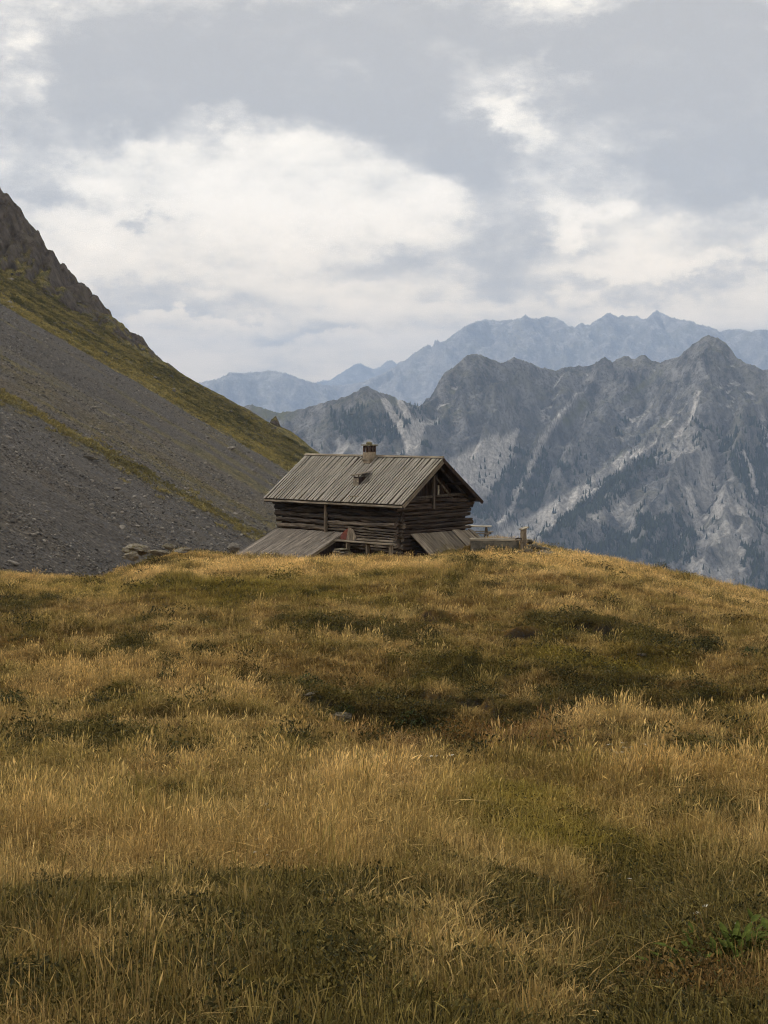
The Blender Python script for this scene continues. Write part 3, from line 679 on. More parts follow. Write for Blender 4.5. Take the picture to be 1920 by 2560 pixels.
def rock_mesh(name, seed, sub=2, flat=.7, rough=.28, mat=None, cut=5):
    r = np.random.default_rng(seed); bm = bmesh.new(); bmesh.ops.create_icosphere(bm, subdivisions=sub, radius=1)
    pl = [(Vector(r.normal(size=3)).normalized(), r.uniform(.55, .9)) for _ in range(cut)]
    for v in bm.verts:
        n = v.co.normalized()
        k = 1 + rough * (math.sin(n.x * 3.1 + seed) * math.cos(n.y * 2.7 + seed * 1.7) + .5 * math.sin(n.z * 6.3 + seed * 2.1 + n.x * 4)) + r.normal() * rough * .16
        p = n * k
        for d, o in pl:
            e = p.dot(d) - o
            if e > 0: p = p - d * e * .9
        v.co = Vector((p.x, p.y * .85, p.z * flat))
    me = bpy.data.meshes.new(name); bm.to_mesh(me); bm.free()
    if mat: me.materials.append(mat)
    return me
def ground(x, y): return float(max(meadow_z(x, y), hill_z(x, y)))
def hit(px, py):
    """where the line of sight through a photo pixel meets the ground"""
    d = at(px, py, 1.0); Y = np.concatenate([np.arange(5, 70, .02), np.arange(70, 470, .1)])
    g = np.maximum(meadow_z(d[0] * Y, Y), np.where(Y > 60, hill_z(d[0] * Y, Y), -1e9))
    k = np.nonzero(d[2] * Y <= g)[0]
    if len(k) == 0: return None
    y = Y[k[0]]; return np.array([d[0] * y, y, g[k[0]]])

# ================================================================== THE CABIN
TH = 0.76274127; ZC = -6.95
cabin = empty('log_cabin', (.8007, 80.627, ZC), -TH)
tag(cabin, 'old dark log cabin with grey plank roof standing on the grassy knoll', 'cabin')
def loc2w(x, y, z=0.0):
    c, s = math.cos(TH), math.sin(TH); return Vector((.8007 + x * c + y * s, 80.627 - x * s + y * c, ZC + z))
OG, OF, RW, RH, XL, ZE = .68, .5, 6.346, 2.329, -9.82, 2.656
YR = -OF + RW / 2; SLP = math.atan2(RH, RW / 2); SLEN = math.hypot(RH, RW / 2)
WX, WYB = -9.1, 5.346
# roof deck (both slopes, real thickness)
def quad_slab(name, pts, th, mat, parent):
    p = [Vector(q) for q in pts]; n = (p[1] - p[0]).cross(p[3] - p[0]).normalized()
    V = [tuple(q) for q in p] + [tuple(q - n * th) for q in p]
    Fc = [(0, 1, 2, 3), (7, 6, 5, 4)] + [(i, i + 4, (i + 1) % 4 + 4, (i + 1) % 4) for i in range(4)]
    return link(name, mesh_np(name, V, Fc, mat), parent)
roof = quad_slab('roof', [(XL + .03, -OF + .02, ZE - .045), (OG - .03, -OF + .02, ZE - .045), (OG - .03, YR, ZE + RH - .045), (XL + .03, YR, ZE + RH - .045)], .06, M['roof_low'], cabin)
quad_slab('roof', [(OG - .03, RW - OF - .02, ZE - .045), (XL + .03, RW - OF - .02, ZE - .045), (XL + .03, YR + .002, ZE + RH - .045), (OG - .03, YR + .002, ZE + RH - .045)], .06, M['darkboard'], cabin)
NB = 52; pitch = (OG - XL) / NB
up_m = [box_mesh('roof_plank', .128, SLEN + .05, .030, M['roof'], .005, .004, 6, 10 + i) for i in range(4)]
lo_m = [box_mesh('roof_plank', .15, SLEN, .024, M['roof_low'], 0, .003, 3, 20 + i) for i in range(2)]
for i in range(NB):
    xc = XL + (i + .5) * pitch
    dy = random.uniform(-.05, .03)
    for (ms, dx, dz, nm, ll) in ((up_m, 0, .012, 'plank', 0), (lo_m, pitch * .5, -.026, 'plank', 0)):
        if ms is lo_m and i == NB - 1: continue
        o = link(nm, random.choice(ms), roof)
        s_ = SLEN / 2 + dy * .5
        o.location = (xc + dx + random.uniform(-.008, .008), -OF + math.cos(SLP) * s_ - math.sin(SLP) * dz * 1.0 - .0, ZE + math.sin(SLP) * s_ + dz)
        o.rotation_euler = (SLP + random.uniform(-.002, .002), random.uniform(-.05, .05), random.uniform(-.003, .003))
        o.scale = (random.uniform(.9, 1.1), 1 - abs(dy) * .1, random.uniform(.9, 1.2))
# ridge cap boards
for k in range(3):
    o = link('ridge_board', box_mesh('ridge_board', (OG - XL) / 3 - .01, .17, .025, M['beam'], .004, .004, 5, 40 + k), roof)
    o.location = (XL + (OG - XL) * (k + .5) / 3, YR - .06, ZE + RH + .028); o.rotation_euler = (SLP * .8, 0, random.uniform(-.003, .003))
# eave beam, gutter board, barge boards
o = link('eave_beam', box_mesh('eave_beam', OG - XL + .02, .10, .13, M['log'], .01, .006, 10, 51), cabin); o.location = ((XL + OG) / 2, -OF + .05, ZE - .15)
o = link('eave_board', box_mesh('eave_board', OG - XL - .05, .03, .09, M['beam'], .004, .005, 10, 52), cabin); o.location = ((XL + OG) / 2, -OF - .02, ZE - .125)
for s in (1, -1):
    me = box_mesh('barge_board', .045, SLEN + .06, .19, M['beam_y'] if s == 1 else M['darkboard'], .006, .004, 5, 53 + s)
    for xx in (OG - .005, XL + .005):
        o = link('barge_board', me, cabin)
        yy_ = YR - s * math.cos(SLP) * SLEN / 2
        o.location = (xx, yy_ + s * math.sin(SLP) * .11, ZE + RH / 2 - .115); o.rotation_euler = (s * SLP, 0, 0)
# purlins under the gable overhang and the exposed rafters
for (yy_, zz_) in ((YR, ZE + RH - .24), (YR - 1.55, ZE + RH - 1.38), (YR + 1.55, ZE + RH - 1.38), (.0, ZE + .05), (WYB, ZE + .05)):
    o = link('purlin', log_mesh('purlin', OG - XL - .08, .085, .085, M['log'], 'X', 8, 8, .05, int(yy_ * 10) + 70), cabin); o.location = (XL + .04, yy_, zz_)
for s in (1, -1):
    o = link('rafter', box_mesh('rafter', .11, SLEN - .4, .12, M['dark_post'], .01, .006, 4, 60 + s), cabin)
    o.location = (-.05, YR - s * math.cos(SLP) * (SLEN - .4) / 2, ZE + RH - .20 - math.sin(SLP) * (SLEN - .4) / 2); o.rotation_euler = (s * SLP, 0, 0)
# front wall
V, Fc = prism(WX + .1, -.1, .06, WYB - .06, -.4, ZE + .05)
wall_f = link('wall', mesh_np('wall', V, Fc, M['darkboard']), cabin)
def front_log(x0, x1, zc, h, mat, seed, dep=.15, y=0.0):
    o = link('log', log_mesh('log', x1 - x0, dep, h / 2, mat, 'X', 10, max(6, int((x1 - x0) * 2.5)), .12, seed), wall_f); o.location = (x0, y, zc); return o
z = 1.02; k = 0
for h in (.30, .31, .33, .34, .33):                                   # heavy hewn logs left of the post, upper ones jut further
    front_log(WX - .06 - .07 * k, -5.35, z + h / 2, h * .94, M['log'] if k else M['log_pale'], 100 + k, .15, -.02 * k); z += h; k += 1
z = .12; k = 0
for h in (.15, .15, .14, .16, .15, .16, .15, .16, .30, .32, .33):      # thinner bleached logs right of the post
    front_log(-5.25, .20 + .05 * (k % 3) - (.06 if k < 8 else 0), z + h / 2, h * .93, M['log_pale'] if k < 9 else M['log'], 120 + k, .12 if k < 8 else .15); z += h; k += 1  # top courses take the darker log colour, painting in the eave shade
o = link('post', box_mesh('post', .14, .16, 1.75, M['post'], .012, .008, 6, 140), wall_f); o.location = (-5.30, -.13, 1.72)
# gable wall
V, Fc = prism(-.28, -.06, .15, WYB - .15, -.4, 2.9)
wall_g = link('wall', mesh_np('wall_gable', V, Fc, M['darkboard']), cabin)
z = .85; k = 0
hs = (.26, .17, .25, .19, .28, .20, .24, .19, .25)
for h in hs:
    y0 = -.30 + .12 * ((k * 7) % 3) * .6; y1 = WYB + .12 + .22 * ((k * 5) % 4) / 3 + (.12 if k > 5 else 0)
    if z > 2.55: y0, y1 = .10, WYB - .05
    o = link('log', log_mesh('log', y1 - y0, .14, h / 2 * .90, M['log_y'], 'Y', 10, 12, .10, 150 + k), wall_g)
    o.location = (.0, y0, z + h / 2); o.rotation_euler = (random.uniform(-.012, .012), 0, random.uniform(-.01, .01)); z += h; k += 1
for j, zz_ in enumerate((.72, .5, .28, .05)):
    o = link('log', log_mesh('log', WYB + .3, .13, .11, M['log_y'], 'Y', 9, 8, .1, 170 + j), wall_g); o.location = (.0, -.12, zz_)
o = link('gable_sill', log_mesh('gable_sill', 4.6, .10, .075, M['dark_post'], 'Y', 9, 8, .06, 180), cabin); o.location = (.06, .42, 2.96)
o = link('king_post', box_mesh('king_post', .15, .14, 1.75, M['dark_post'], .012, .008, 5, 181), cabin); o.location = (.13, 2.45, 3.17)
o = link('brace', box_mesh('brace', .10, 1.95, .12, M['dark_post'], .01, .008, 4, 182), cabin); o.location = (.05, 3.35, 3.38); o.rotation_euler = (-.72, 0, 0)
o = link('stud', box_mesh('stud', .07, .09, .55, M['pale_plank'], .008, .004, 3, 183), cabin); o.location = (-.12, 3.12, 3.25)
# recessed loft boarding behind the sill
g_n = 15
for i in range(g_n):
    yc = .75 + i * (3.85 / g_n) + .128; top = ZE + RH - .15 - abs(yc - YR) * math.tan(SLP) - .2
    if top < 3.05: continue
    o = link('loft_board', box_mesh('loft_board', .03, .235, top - 2.88, M['darkboard'], .004, .004, 2, 190 + i), cabin); o.location = (-.55 + (.02 if i % 2 else 0), yc, (top + 2.88) / 2)
# lean-to shed against the front wall
SX0, SX1, SY, SZ0, SZ1 = -9.25, -3.95, -3.15, .97, -.36
shl = math.hypot(SY, SZ0 - SZ1); sha = math.atan2(SZ0 - SZ1, -SY)
shed = quad_slab('lean_to_roof', [(SX0, SY, SZ1 - .03), (SX1, SY, SZ1 - .03), (SX1, -.14, SZ0 - .03), (SX0, -.14, SZ0 - .03)], .05, M['darkboard'], cabin)
nS = 29; sp_ = (SX1 - SX0) / nS
sh_m = [box_mesh('shed_plank', sp_ * .93, shl, .028, M['shed'], .004, .005, 5, 210 + i) for i in range(4)]
for i in range(nS):
    o = link('plank', random.choice(sh_m), shed); e = random.uniform(-.06, .06)
    o.location = (SX0 + (i + .5) * sp_, SY / 2 - .03 + e * .5, (SZ0 + SZ1) / 2 + .01 + random.uniform(0, .018) + e * .5 * math.tan(sha)); o.rotation_euler = (sha + random.uniform(-.004, .004), random.uniform(-.08, .08), random.uniform(-.004, .004))
o = link('lean_to_fascia', box_mesh('lean_to_fascia', .05, shl, .16, M['beam_y'], .006, .006, 4, 220), shed); o.location = (SX1 + .03, SY / 2 - .02, (SZ0 + SZ1) / 2 - .05); o.rotation_euler = (sha, 0, 0)
V = [(SX1 - .08, SY, -1.2), (SX1 - .08, -.1, -1.2), (SX1 - .08, -.1, SZ0 - .1), (SX1 - .08, SY, SZ1 - .1), (SX1 - .16, SY, -1.2), (SX1 - .16, -.1, -1.2), (SX1 - .16, -.1, SZ0 - .1), (SX1 - .16, SY, SZ1 - .1)]
link('lean_to_side', mesh_np('lean_to_side', V, [(0, 1, 2, 3), (7, 6, 5, 4), (0, 3, 7, 4), (1, 5, 6, 2), (2, 6, 7, 3), (0, 4, 5, 1)], M['darkboard']), cabin)
V, Fc = prism(SX0 + .05, SX1 - .17, SY + .1, SY + .2, -1.3, SZ1 - .1); link('lean_to_front', mesh_np('lean_to_front', V, Fc, M['darkboard']), cabin)
# chimney
cxh, cyh = -4.45, YR - .32
zr = ZE + RH - (YR - cyh) * math.tan(SLP)
chim = link('chimney', box_mesh('chimney', .52, .52, .62, M['brick'], .015, .012, 2, 230), cabin); chim.location = (cxh, cyh, zr + .16)
o = link('flashing', box_mesh('flashing', .64, .62, .10, M['beam'], .01, .01, 1, 231), chim); o.location = (0, 0, -.10); o.rotation_euler = (SLP * .0, 0, 0)
for i in (-1, 0, 1):
    for j in (-1, 0, 1):
        if i == 0 and j == 0: continue
        o = link('pillar', box_mesh('pillar', .10, .10, .34, M['soot'], .006, .006, 1, 232 + i * 3 + j), chim); o.location = (.20 * i, .20 * j, .31 + .17)
o = link('chimney_cap', box_mesh('chimney_cap', .66, .66, .06, M['cap'], .012, .012, 1, 240), chim); o.location = (0, 0, .68)
o = link('cap_stone', rock_mesh('cap_stone', 5, 2, .55, .12, M['cap']), chim); o.scale = (.24, .22, .2); o.location = (0, 0, .76)
# small roof vent with a slanting lid
vy_ = YR - 1.86; vx_ = -3.72; vz = ZE + RH - 1.86 * math.tan(SLP)
V, Fc = prism(-.20, .20, -.22, .50, -.2, .30)
vent = link('roof_vent', mesh_np('roof_vent', V, Fc, M['darkboard']), cabin); vent.location = (vx_, vy_, vz)
for i in range(3):
    o = link('board', box_mesh('board', .125, .025, .40, M['beam'], .004, .004, 1, 250 + i), vent); o.location = (-.135 + .135 * i, -.235, .03)
for sx_ in (-1, 1):
    o = link('lid_post', box_mesh('lid_post', .05, .05, .16, M['post'], .005, .003, 1, 255 + sx_), vent); o.location = (.17 * sx_, -.2, .36)
o = link('lid', box_mesh('lid', .66, .95, .04, M['beam'], .006, .006, 2, 258), vent); o.location = (.02, .13, .49); o.rotation_euler = (.16, -.10, 0)
o = link('batten', box_mesh('batten', .62, .05, .05, M['beam'], .006, .004, 2, 259), roof); o.location = (-3.1, -OF + .32, ZE + .32 * math.tan(SLP) + .05); o.rotation_euler = (SLP, 0, 0)
# lean cover of loose planks along the gable foot
cover_t = empty('plank_cover', loc2w(.1, .6, .0), -TH)
tag(cover_t, 'slanting cover of grey gapped planks against the gable wall', 'plank cover')
yp = .05; i = 0
for wd in (.46, .36, .50, .34, .40, .38, .44, .36, .62, .30, .52, .20, .22):
    L_ = 1.62 + random.uniform(-.10, .14)
    if i == 9: L_ = 1.35
    o = link('plank', box_mesh('plank', L_, wd * .90, .045, M['beam'], .006, .008, 4, 270 + i), cover_t)
    a = .63 + random.uniform(-.02, .02)
    o.location = (.06 + math.cos(a) * L_ / 2, yp + wd / 2, 1.06 - math.sin(a) * L_ / 2 + (.06 if i in (8, 11) else 0)); o.rotation_euler = (random.uniform(-.03, .03), a, random.uniform(-.05, .05) + (.12 if i > 10 else 0))
    yp += wd * .98; i += 1
for xx, zz_ in ((.30, .82), (1.15, .18)):
    o = link('rail', box_mesh('rail', .08, 5.0, .08, M['darkboard'], .01, .006, 4, 290 + int(xx * 10)), cover_t); o.location = (xx, 2.5, zz_ - .04)
for j in range(4):
    o = link('support_post', box_mesh('support_post', .08, .08, 1.1, M['darkboard'], .008, .005, 2, 295 + j), cover_t); o.location = (1.12, .15 + 1.55 * j, -.42)
# bench beam along the front wall
bench = empty('wooden_bench', loc2w(-1.75, -.75, 0), -TH); tag(bench, 'long weathered plank bench in front of the log wall', 'bench')
o = link('seat', box_mesh('seat', 4.2, .34, .07, M['beam'], .01, .008, 8, 300), bench); o.location = (0, 0, .62)
for xx in (-1.25, .2, 1.85):
    o = link('leg', box_mesh('leg', .11, .22, .85, M['post'], .01, .008, 2, 301 + int(xx)), bench); o.location = (xx, 0, .16)
o = link('back_rail', box_mesh('back_rail', 3.2, .06, .09, M['beam'], .008, .006, 6, 305), bench); o.location = (.1, .30, .74)
# rusty panel and board leaning on the wall
V = [(-.30, 0, 0), (.24, 0, 0), (.24, .12, .62), (-.02, .10, .50), (-.30, .06, .26)]; V = V + [(x, y + .02, z) for x, y, z in V]
pn = link('rusty_panel', mesh_np('rusty_panel', V, [(0, 1, 2, 3, 4), (9, 8, 7, 6, 5)] + [(i, i + 5, (i + 1) % 5 + 5, (i + 1) % 5) for i in range(5)], M['rust']))
pn.location = loc2w(-3.55, -.48, .66); pn.rotation_euler = (0, 0, -TH); tag(pn, 'rust red metal panel leaning on the log wall above the bench', 'panel')
V = [(-.28, 0, 0), (.34, 0, 0), (.36, .03, .20), (.12, .08, .55), (-.20, .10, .70)]; V = V + [(x, y + .03, z) for x, y, z in V]
bd = link('broken_board', mesh_np('broken_board', V, [(0, 1, 2, 3, 4), (9, 8, 7, 6, 5)] + [(i, i + 5, (i + 1) % 5 + 5, (i + 1) % 5) for i in range(5)], M['post']))
bd.location = loc2w(-3.02, -.56, .66); bd.rotation_euler = (0, 0, -TH + .1); tag(bd, 'grey broken triangular board leaning beside the rusty panel', 'board')
# pile of flat slabs in the corner beside the lean-to
pos_w = ['lowest', 'second lowest', 'middle', 'second highest', 'topmost']
for j in range(5):
    s_ = link('stone_slab', box_mesh('stone_slab', 1.15 - .12 * j, .55, .075, M['boulder_moss'], .02, .03, 3, 320 + j)); p = loc2w(-3.1 + .05 * (j % 2), -1.15 + .06 * (j % 3), -.20 + .10 * j)
    s_.location = p; s_.rotation_euler = (random.uniform(-.08, .08), random.uniform(-.06, .06), -TH + random.uniform(-.3, .3))
    tag(s_, pos_w[j] + ' flat slab of the small pile beside the lean-to', 'slab', 'slabs piled beside the lean-to')

# ================================================================== picnic table, trough, post, rubble
pt = empty('picnic_table', (5.0, 86.2, -6.62), -.25); tag(pt, 'weathered picnic table half hidden behind the cabin corner', 'table')
for j in range(4):
    o = link('table_board', box_mesh('table_board', 1.75, .18, .045, M['pale_plank'], .006, .006, 4, 340 + j), pt); o.location = (0, -.30 + .2 * j, .80)
for s in (-1, 1):
    o = link('bench_seat', box_mesh('bench_seat', 1.75, .25, .045, M['beam'], .006, .006, 4, 346 + s), pt); o.location = (0, s * .70, .46)
    for e in (-1, 1):
        o = link('leg', box_mesh('leg', .07, .10, 1.02, M['post'], .006, .005, 2, 350 + s * 2 + e), pt); o.location = (.62 * e, s * .36, .36); o.rotation_euler = (s * .62, 0, 0)
for e in (-1, 1):
    o = link('cross_beam', box_mesh('cross_beam', .07, 1.6, .10, M['post'], .006, .005, 2, 356 + e), pt); o.location = (.70 * e, 0, .39)
tr = empty('water_trough', (5.72, 81.2, -6.78), -.06); tag(tr, 'long pale stone water trough beside the carved post', 'trough')
o = link('basin', box_mesh('basin', 2.5, .8, .58, M['plaster'], .03, .012, 6, 360), tr); o.location = (0, 0, .28)
for s in (-1, 1):
    o = link('rim', box_mesh('rim', 2.6, .16, .09, M['pale_plank'], .012, .008, 6, 362 + s), tr); o.location = (0, s * .36, .62)
    o = link('rim', box_mesh('rim_end', .16, .56, .085, M['pale_plank'], .012, .006, 2, 366 + s), tr); o.location = (s * 1.21, 0, .62)
mw, tw_, bw, ow = new_mat('trough_water'); bw.inputs['Base Color'].default_value = (.35, .38, .38, 1); bw.inputs['Roughness'].default_value = .08
wv_ = tw_.noise(tw_.node('ShaderNodeTexCoord').outputs['Object'], 14, 3, .5); tw_.put(bw.inputs['Normal'], tw_.bump(wv_, .15, .01))
o = link('water', box_mesh('water', 2.24, .55, .02, mw), tr); o.location = (0, 0, .60)
po = empty('fountain_post', (7.16, 80.6, -6.75), .5); tag(po, 'stout wooden spout post with slanted cap at the trough end', 'post')
o = link('shaft', box_mesh('shaft', .24, .24, 1.25, M['post'], .02, .014, 5, 370), po); o.location = (0, 0, .55)
o = link('cap', box_mesh('cap', .40, .36, .06, M['pale_plank'], .01, .008, 1, 371), po); o.location = (.02, 0, 1.20); o.rotation_euler = (0, -.32, 0)
o = link('collar', box_mesh('collar', .31, .31, .18, M['post'], .02, .014, 1, 372), po); o.location = (0, 0, .55)
o = link('spout', log_mesh('spout', .42, .035, .035, M['log'], 'X', 8, 2, .03, 373), po); o.location = (-.5, -.0, .68)
rk_b = [rock_mesh('boulder_%d' % i, 30 + i, 2, .55 + .08 * (i % 4), .25, M['boulder']) for i in range(7)]
rk_m = [rock_mesh('mossrock_%d' % i, 60 + i, 3, .5 + .08 * (i % 4), .25, M['boulder_moss'], 7) for i in range(5)]
def rock(me, x, y, s, label, cat='rock', group=None, name='rock', sink=.35, z=None, rz=None, tilt=.2):
    o = link(name, me); s3 = s if isinstance(s, tuple) else (s, s, s)
    zz_ = ground(x, y) if z is None else z
    o.location = (x, y, zz_ + s3[2] * me.vertices[0].co.z * 0 + s3[2] * (.5 - sink)); o.scale = s3
    o.rotation_euler = (random.uniform(-tilt, tilt), random.uniform(-tilt, tilt), random.uniform(0, 6.28) if rz is None else rz)
    return tag(o, label, cat, group)
for j in range(16):
    a = random.random(); x = 7.35 + 1.05 * a; hgt = (1 - a) * .62
    rock(rk_m[j % 5], x, 80.9 + random.uniform(-.5, .6), random.uniform(.13, .24), 'grey stone in the rubble heap right of the trough post', 'stone', 'rubble heap beside the trough', 'stone', 0, -6.75 + random.uniform(0, 1) * hgt)
rock(rk_m[1], 8.1, 78.9, (.55, .34, .26), 'long flat grey rock in the grass below the rubble heap', rz=.1, z=-6.72, tilt=.04)
rock(rk_m[3], 7.3, 79.2, (.34, .22, .14), 'low flat stone at the foot of the trough post', 'stone', rz=.3, z=-6.62)
rock(rk_m[0], 6.8, 79.4, (.26, .2, .13), 'small round stone in grass before the trough', 'stone', rz=.3, z=-6.68)

# ---- rocks on the left brow of the meadow
def brow(px, py, Y, sc3, label, me, rz=0.0, tilt=.1):
    p = at(px, py, Y); o = link('rock', me); o.location = p; o.scale = tuple(.8 * q for q in sc3); o.rotation_euler = (random.uniform(-tilt, tilt), random.uniform(-tilt, tilt), rz); return tag(o, label, 'rock', 'rocks on the brow left of the cabin')
brow(345, 1372, 80, (.85, .8, .8), 'big mossy brown rock on the meadow brow left of the cabin', rk_m[0])
brow(395, 1381, 79, (.6, .5, .36), 'long pale flat rock in front of the mossy brown rock', rk_m[2], .1)
brow(455, 1376, 80, (.55, .5, .36), 'pale flat rock at the right end of the brow rocks', rk_m[4], -.1)
brow(330, 1390, 78.5, (.6, .5, .36), 'low pale rock at the left foot of the mossy brown rock', rk_m[3], .3)
brow(420, 1366, 82, (.5, .4, .3), 'small brown rock behind the pale flat rocks on the brow', rk_m[1], .6)
brow(584, 1369, 92, (.62, .5, .44), 'pale rounded boulder beside the left edge of the lean-to roof', rk_b[3], .5)

# ---- boulders on the scree, the ones that stand out
BL = [(30, 1410, 24, 'pale angular boulder at the far left foot of the scree'), (343, 1316, 13, 'pale boulder in the scree above the mossy brow rock'), (305, 1322, 20, 'cluster-topping pale boulder in the lower scree'),
      (229, 1265, 13, 'grey boulder midway on the lower scree'), (289, 1224, 17, 'pale tan boulder just below the grass strip'), (229, 1203, 14, 'light boulder at the lower edge of the grass strip'),
      (302, 1173, 18, 'brown boulder above the grass strip'), (575, 1123, 20, 'long pale slab at the top edge of the grey scree near the roof'), (632, 1178, 12, 'small white boulder on grey scree left of the roof eave'),
      (588, 1286, 12, 'white stone on the scree just left of the cabin wall'), (513, 1159, 9, 'small pale stone high on the smooth grey scree'), (462, 1221, 10, 'small pale stone low on the smooth grey scree'),
      (26, 700, 16, 'rounded grey boulder in turf under the cliff at the left edge'), (24, 757, 14, 'white boulder on top corner of the big scree field'), (30, 768, 10, 'small white boulder just below the white corner boulder'),
      (117, 1281, 16, 'dark boulder with grass on the lower left scree'), (20, 1095, 14, 'pale boulder on the scree at the left edge above the strip'), (144, 1390, 11, 'pale boulder low on the scree left of the brow rocks')]
for i, (px, py, r, lb) in enumerate(BL):
    p = hit(px, py)
    if p is None: continue
    s = r * p[1] / F_PX * .62
    rock(rk_b[i % 7], p[0], p[1], (s * 1.15, s, s * .8), lb, 'boulder', 'boulders standing out on the scree', 'boulder', .35, float(p[2]))
p = hit(220, 1146)
rock(rk_m[2], p[0], p[1], (1.1, .6, .35), 'dark elongated rock bump in the scree above the grass strip', 'boulder', None, 'boulder', .35, float(p[2]), rz=.5)
rr = np.random.default_rng(77)
for i in range(60):
    px, py = rr.uniform(0, 640), rr.uniform(1010, 1420)
    if py < 735 + .601 * px + 40 or px > 560 + .1 * (1400 - py): continue
    p = hit(px, py)
    if p is None or p[1] < 84 or p[1] > 300: continue
    s = rr.uniform(.14, .32) * (p[1] / 150) ** .6
    rock(rk_b[i % 7], p[0], p[1], (s * rr.uniform(.9, 1.6), s, s * rr.uniform(.5, .8)), 'small grey stone block lying loose on the scree slope', 'stone', 'loose blocks on the scree', 'stone', .3, float(p[2]))
# ---- rocks showing in the hollow
CLEAR = []
for (px, py, w_, lb) in [(782, 1742, 40, 'grey rock lying in the dark hollow, left of the other rock'), (858, 1800, 58, 'grey flat rock at the bottom of the dark hollow'), (1250, 1745, 36, 'small grey rock under the turf edge in the hollow'), (1528, 1688, 40, 'brown-grey rock in the bank right of the hollow'), (1605, 1640, 26, 'pale bare stone below the broken turf step')]:
    p = hit(px, py); s = w_ * p[1] / F_PX * .44
    rock(rk_m[int(px) % 5], p[0], p[1], (s * 1.2, s * .8, s * .6), lb, 'rock', None, 'rock', -.05, float(p[2]), rz=.2); CLEAR.append((p[0], p[1], s, 1.5))

_dp = hit(1835, 2425); CLEAR.append((_dp[0], _dp[1], .14, .08))
# ================================================================== SCATTERED GROWTH AND STONES (stuff)
def scatter(name, P, rot, scl, idx, tint, variants, label, cat):
    me = bpy.data.meshes.new(name); n = len(P)
    me.vertices.add(n); me.vertices.foreach_set('co', np.asarray(P, np.float32).ravel())
    def put(nm, typ, arr, key):
        a = me.attributes.new(nm, typ, 'POINT'); a.data.foreach_set(key, np.ascontiguousarray(arr).ravel())
    put('rot', 'FLOAT_VECTOR', np.asarray(rot, np.float32), 'vector'); put('scl', 'FLOAT_VECTOR', np.asarray(scl, np.float32), 'vector')
    put('idx', 'INT', np.asarray(idx, np.int32), 'value')
    c4 = np.ones((n, 4), np.float32); c4[:, :3] = tint; put('tint', 'FLOAT_COLOR', c4, 'color')
    ob = bpy.data.objects.new(name, me); COL.objects.link(ob)
    src = bpy.data.collections.new(name + '_pieces')
    for k, vm in enumerate(variants):
        vo = bpy.data.objects.new('%s_piece_%02d' % (name, k), vm); src.objects.link(vo)
    ng = bpy.data.node_groups.new(name, 'GeometryNodeTree')
    ng.interface.new_socket('Geometry', in_out='INPUT', socket_type='NodeSocketGeometry'); ng.interface.new_socket('Geometry', in_out='OUTPUT', socket_type='NodeSocketGeometry')
    N = ng.nodes; L = ng.links
    gi = N.new('NodeGroupInput'); go = N.new('NodeGroupOutput'); ip = N.new('GeometryNodeInstanceOnPoints'); ci = N.new('GeometryNodeCollectionInfo')
    ci.inputs['Collection'].default_value = src; ci.inputs['Separate Children'].default_value = True; ci.inputs['Reset Children'].default_value = True
    ip.inputs['Pick Instance'].default_value = True
    def na(nm, typ):
        a = N.new('GeometryNodeInputNamedAttribute'); a.data_type = typ; a.inputs['Name'].default_value = nm; return a.outputs['Attribute']
    e2r = N.new('FunctionNodeEulerToRotation'); L.new(na('rot', 'FLOAT_VECTOR'), e2r.inputs[0])
    mp = N.new('GeometryNodeMeshToPoints'); L.new(gi.outputs[0], mp.inputs[0])
    L.new(mp.outputs[0], ip.inputs['Points']); L.new(ci.outputs[0], ip.inputs['Instance']); L.new(na('idx', 'INT'), ip.inputs['Instance Index'])
    L.new(e2r.outputs[0], ip.inputs['Rotation']); L.new(na('scl', 'FLOAT_VECTOR'), ip.inputs['Scale']); L.new(ip.outputs[0], go.inputs[0])
    md = ob.modifiers.new('scatter', 'NODES'); md.node_group = ng
    return tag(ob, label, cat, kind='stuff')
def blades(name, n, radius, hmin, hmax, width, lean, curve, mat, seed, seed_head=0.0, tip=.15, wind=.0, base_shadow=.32):
    r = np.random.default_rng(seed); V = []; Fc = []; sh = []
    for _ in range(n):
        a = r.uniform(0, 6.28); rad = radius * math.sqrt(r.uniform()); bx, by = rad * math.cos(a), rad * math.sin(a)
        az_ = r.uniform(0, 6.28); le = abs(r.normal()) * lean; h = r.uniform(hmin, hmax); fa = r.uniform(0, 6.28)
        dx, dy = math.cos(az_) * le + wind, math.sin(az_) * le; cu = curve * r.uniform(.3, 1.3)
        wx_, wy_ = math.cos(fa), math.sin(fa)
        segs = [0, .4, .75, 1.0]
        wds = [1, .85, .55, tip]
        if seed_head and r.uniform() < seed_head: segs = [0, .5, .78, .88, 1.0]; wds = [.7, .55, .45, 2.4, .25]
        i0 = len(V); tone = r.uniform(.5, 1.45)
        for s, wd in zip(segs, wds):
            b = s + cu * s * s
            px_, py_ = bx + dx * h * b, by + dy * h * b; pz = h * s * (1 - .35 * (le + cu * le) * s * s) - .02
            for q in (-1, 1):
                V.append((px_ + q * wx_ * width * wd / 2, py_ + q * wy_ * width * wd / 2, pz)); sh.append(tone * (base_shadow + (1 - base_shadow) * s ** .7) * (1.3 if len(segs) == 5 and s > .8 else 1))  # blade foot darkened: shadow between the blades painted into the colour
        for k in range(len(segs) - 1): Fc.append((i0 + 2 * k, i0 + 2 * k + 1, i0 + 2 * k + 3, i0 + 2 * k + 2))
    me = mesh_np(name, V, Fc, mat)
    a = me.attributes.new('shade', 'FLOAT_COLOR', 'POINT'); c4 = np.ones((len(V), 4), np.float32); c4[:, :3] = np.array(sh)[:, None]; a.data.foreach_set('color', c4.ravel())
    return me
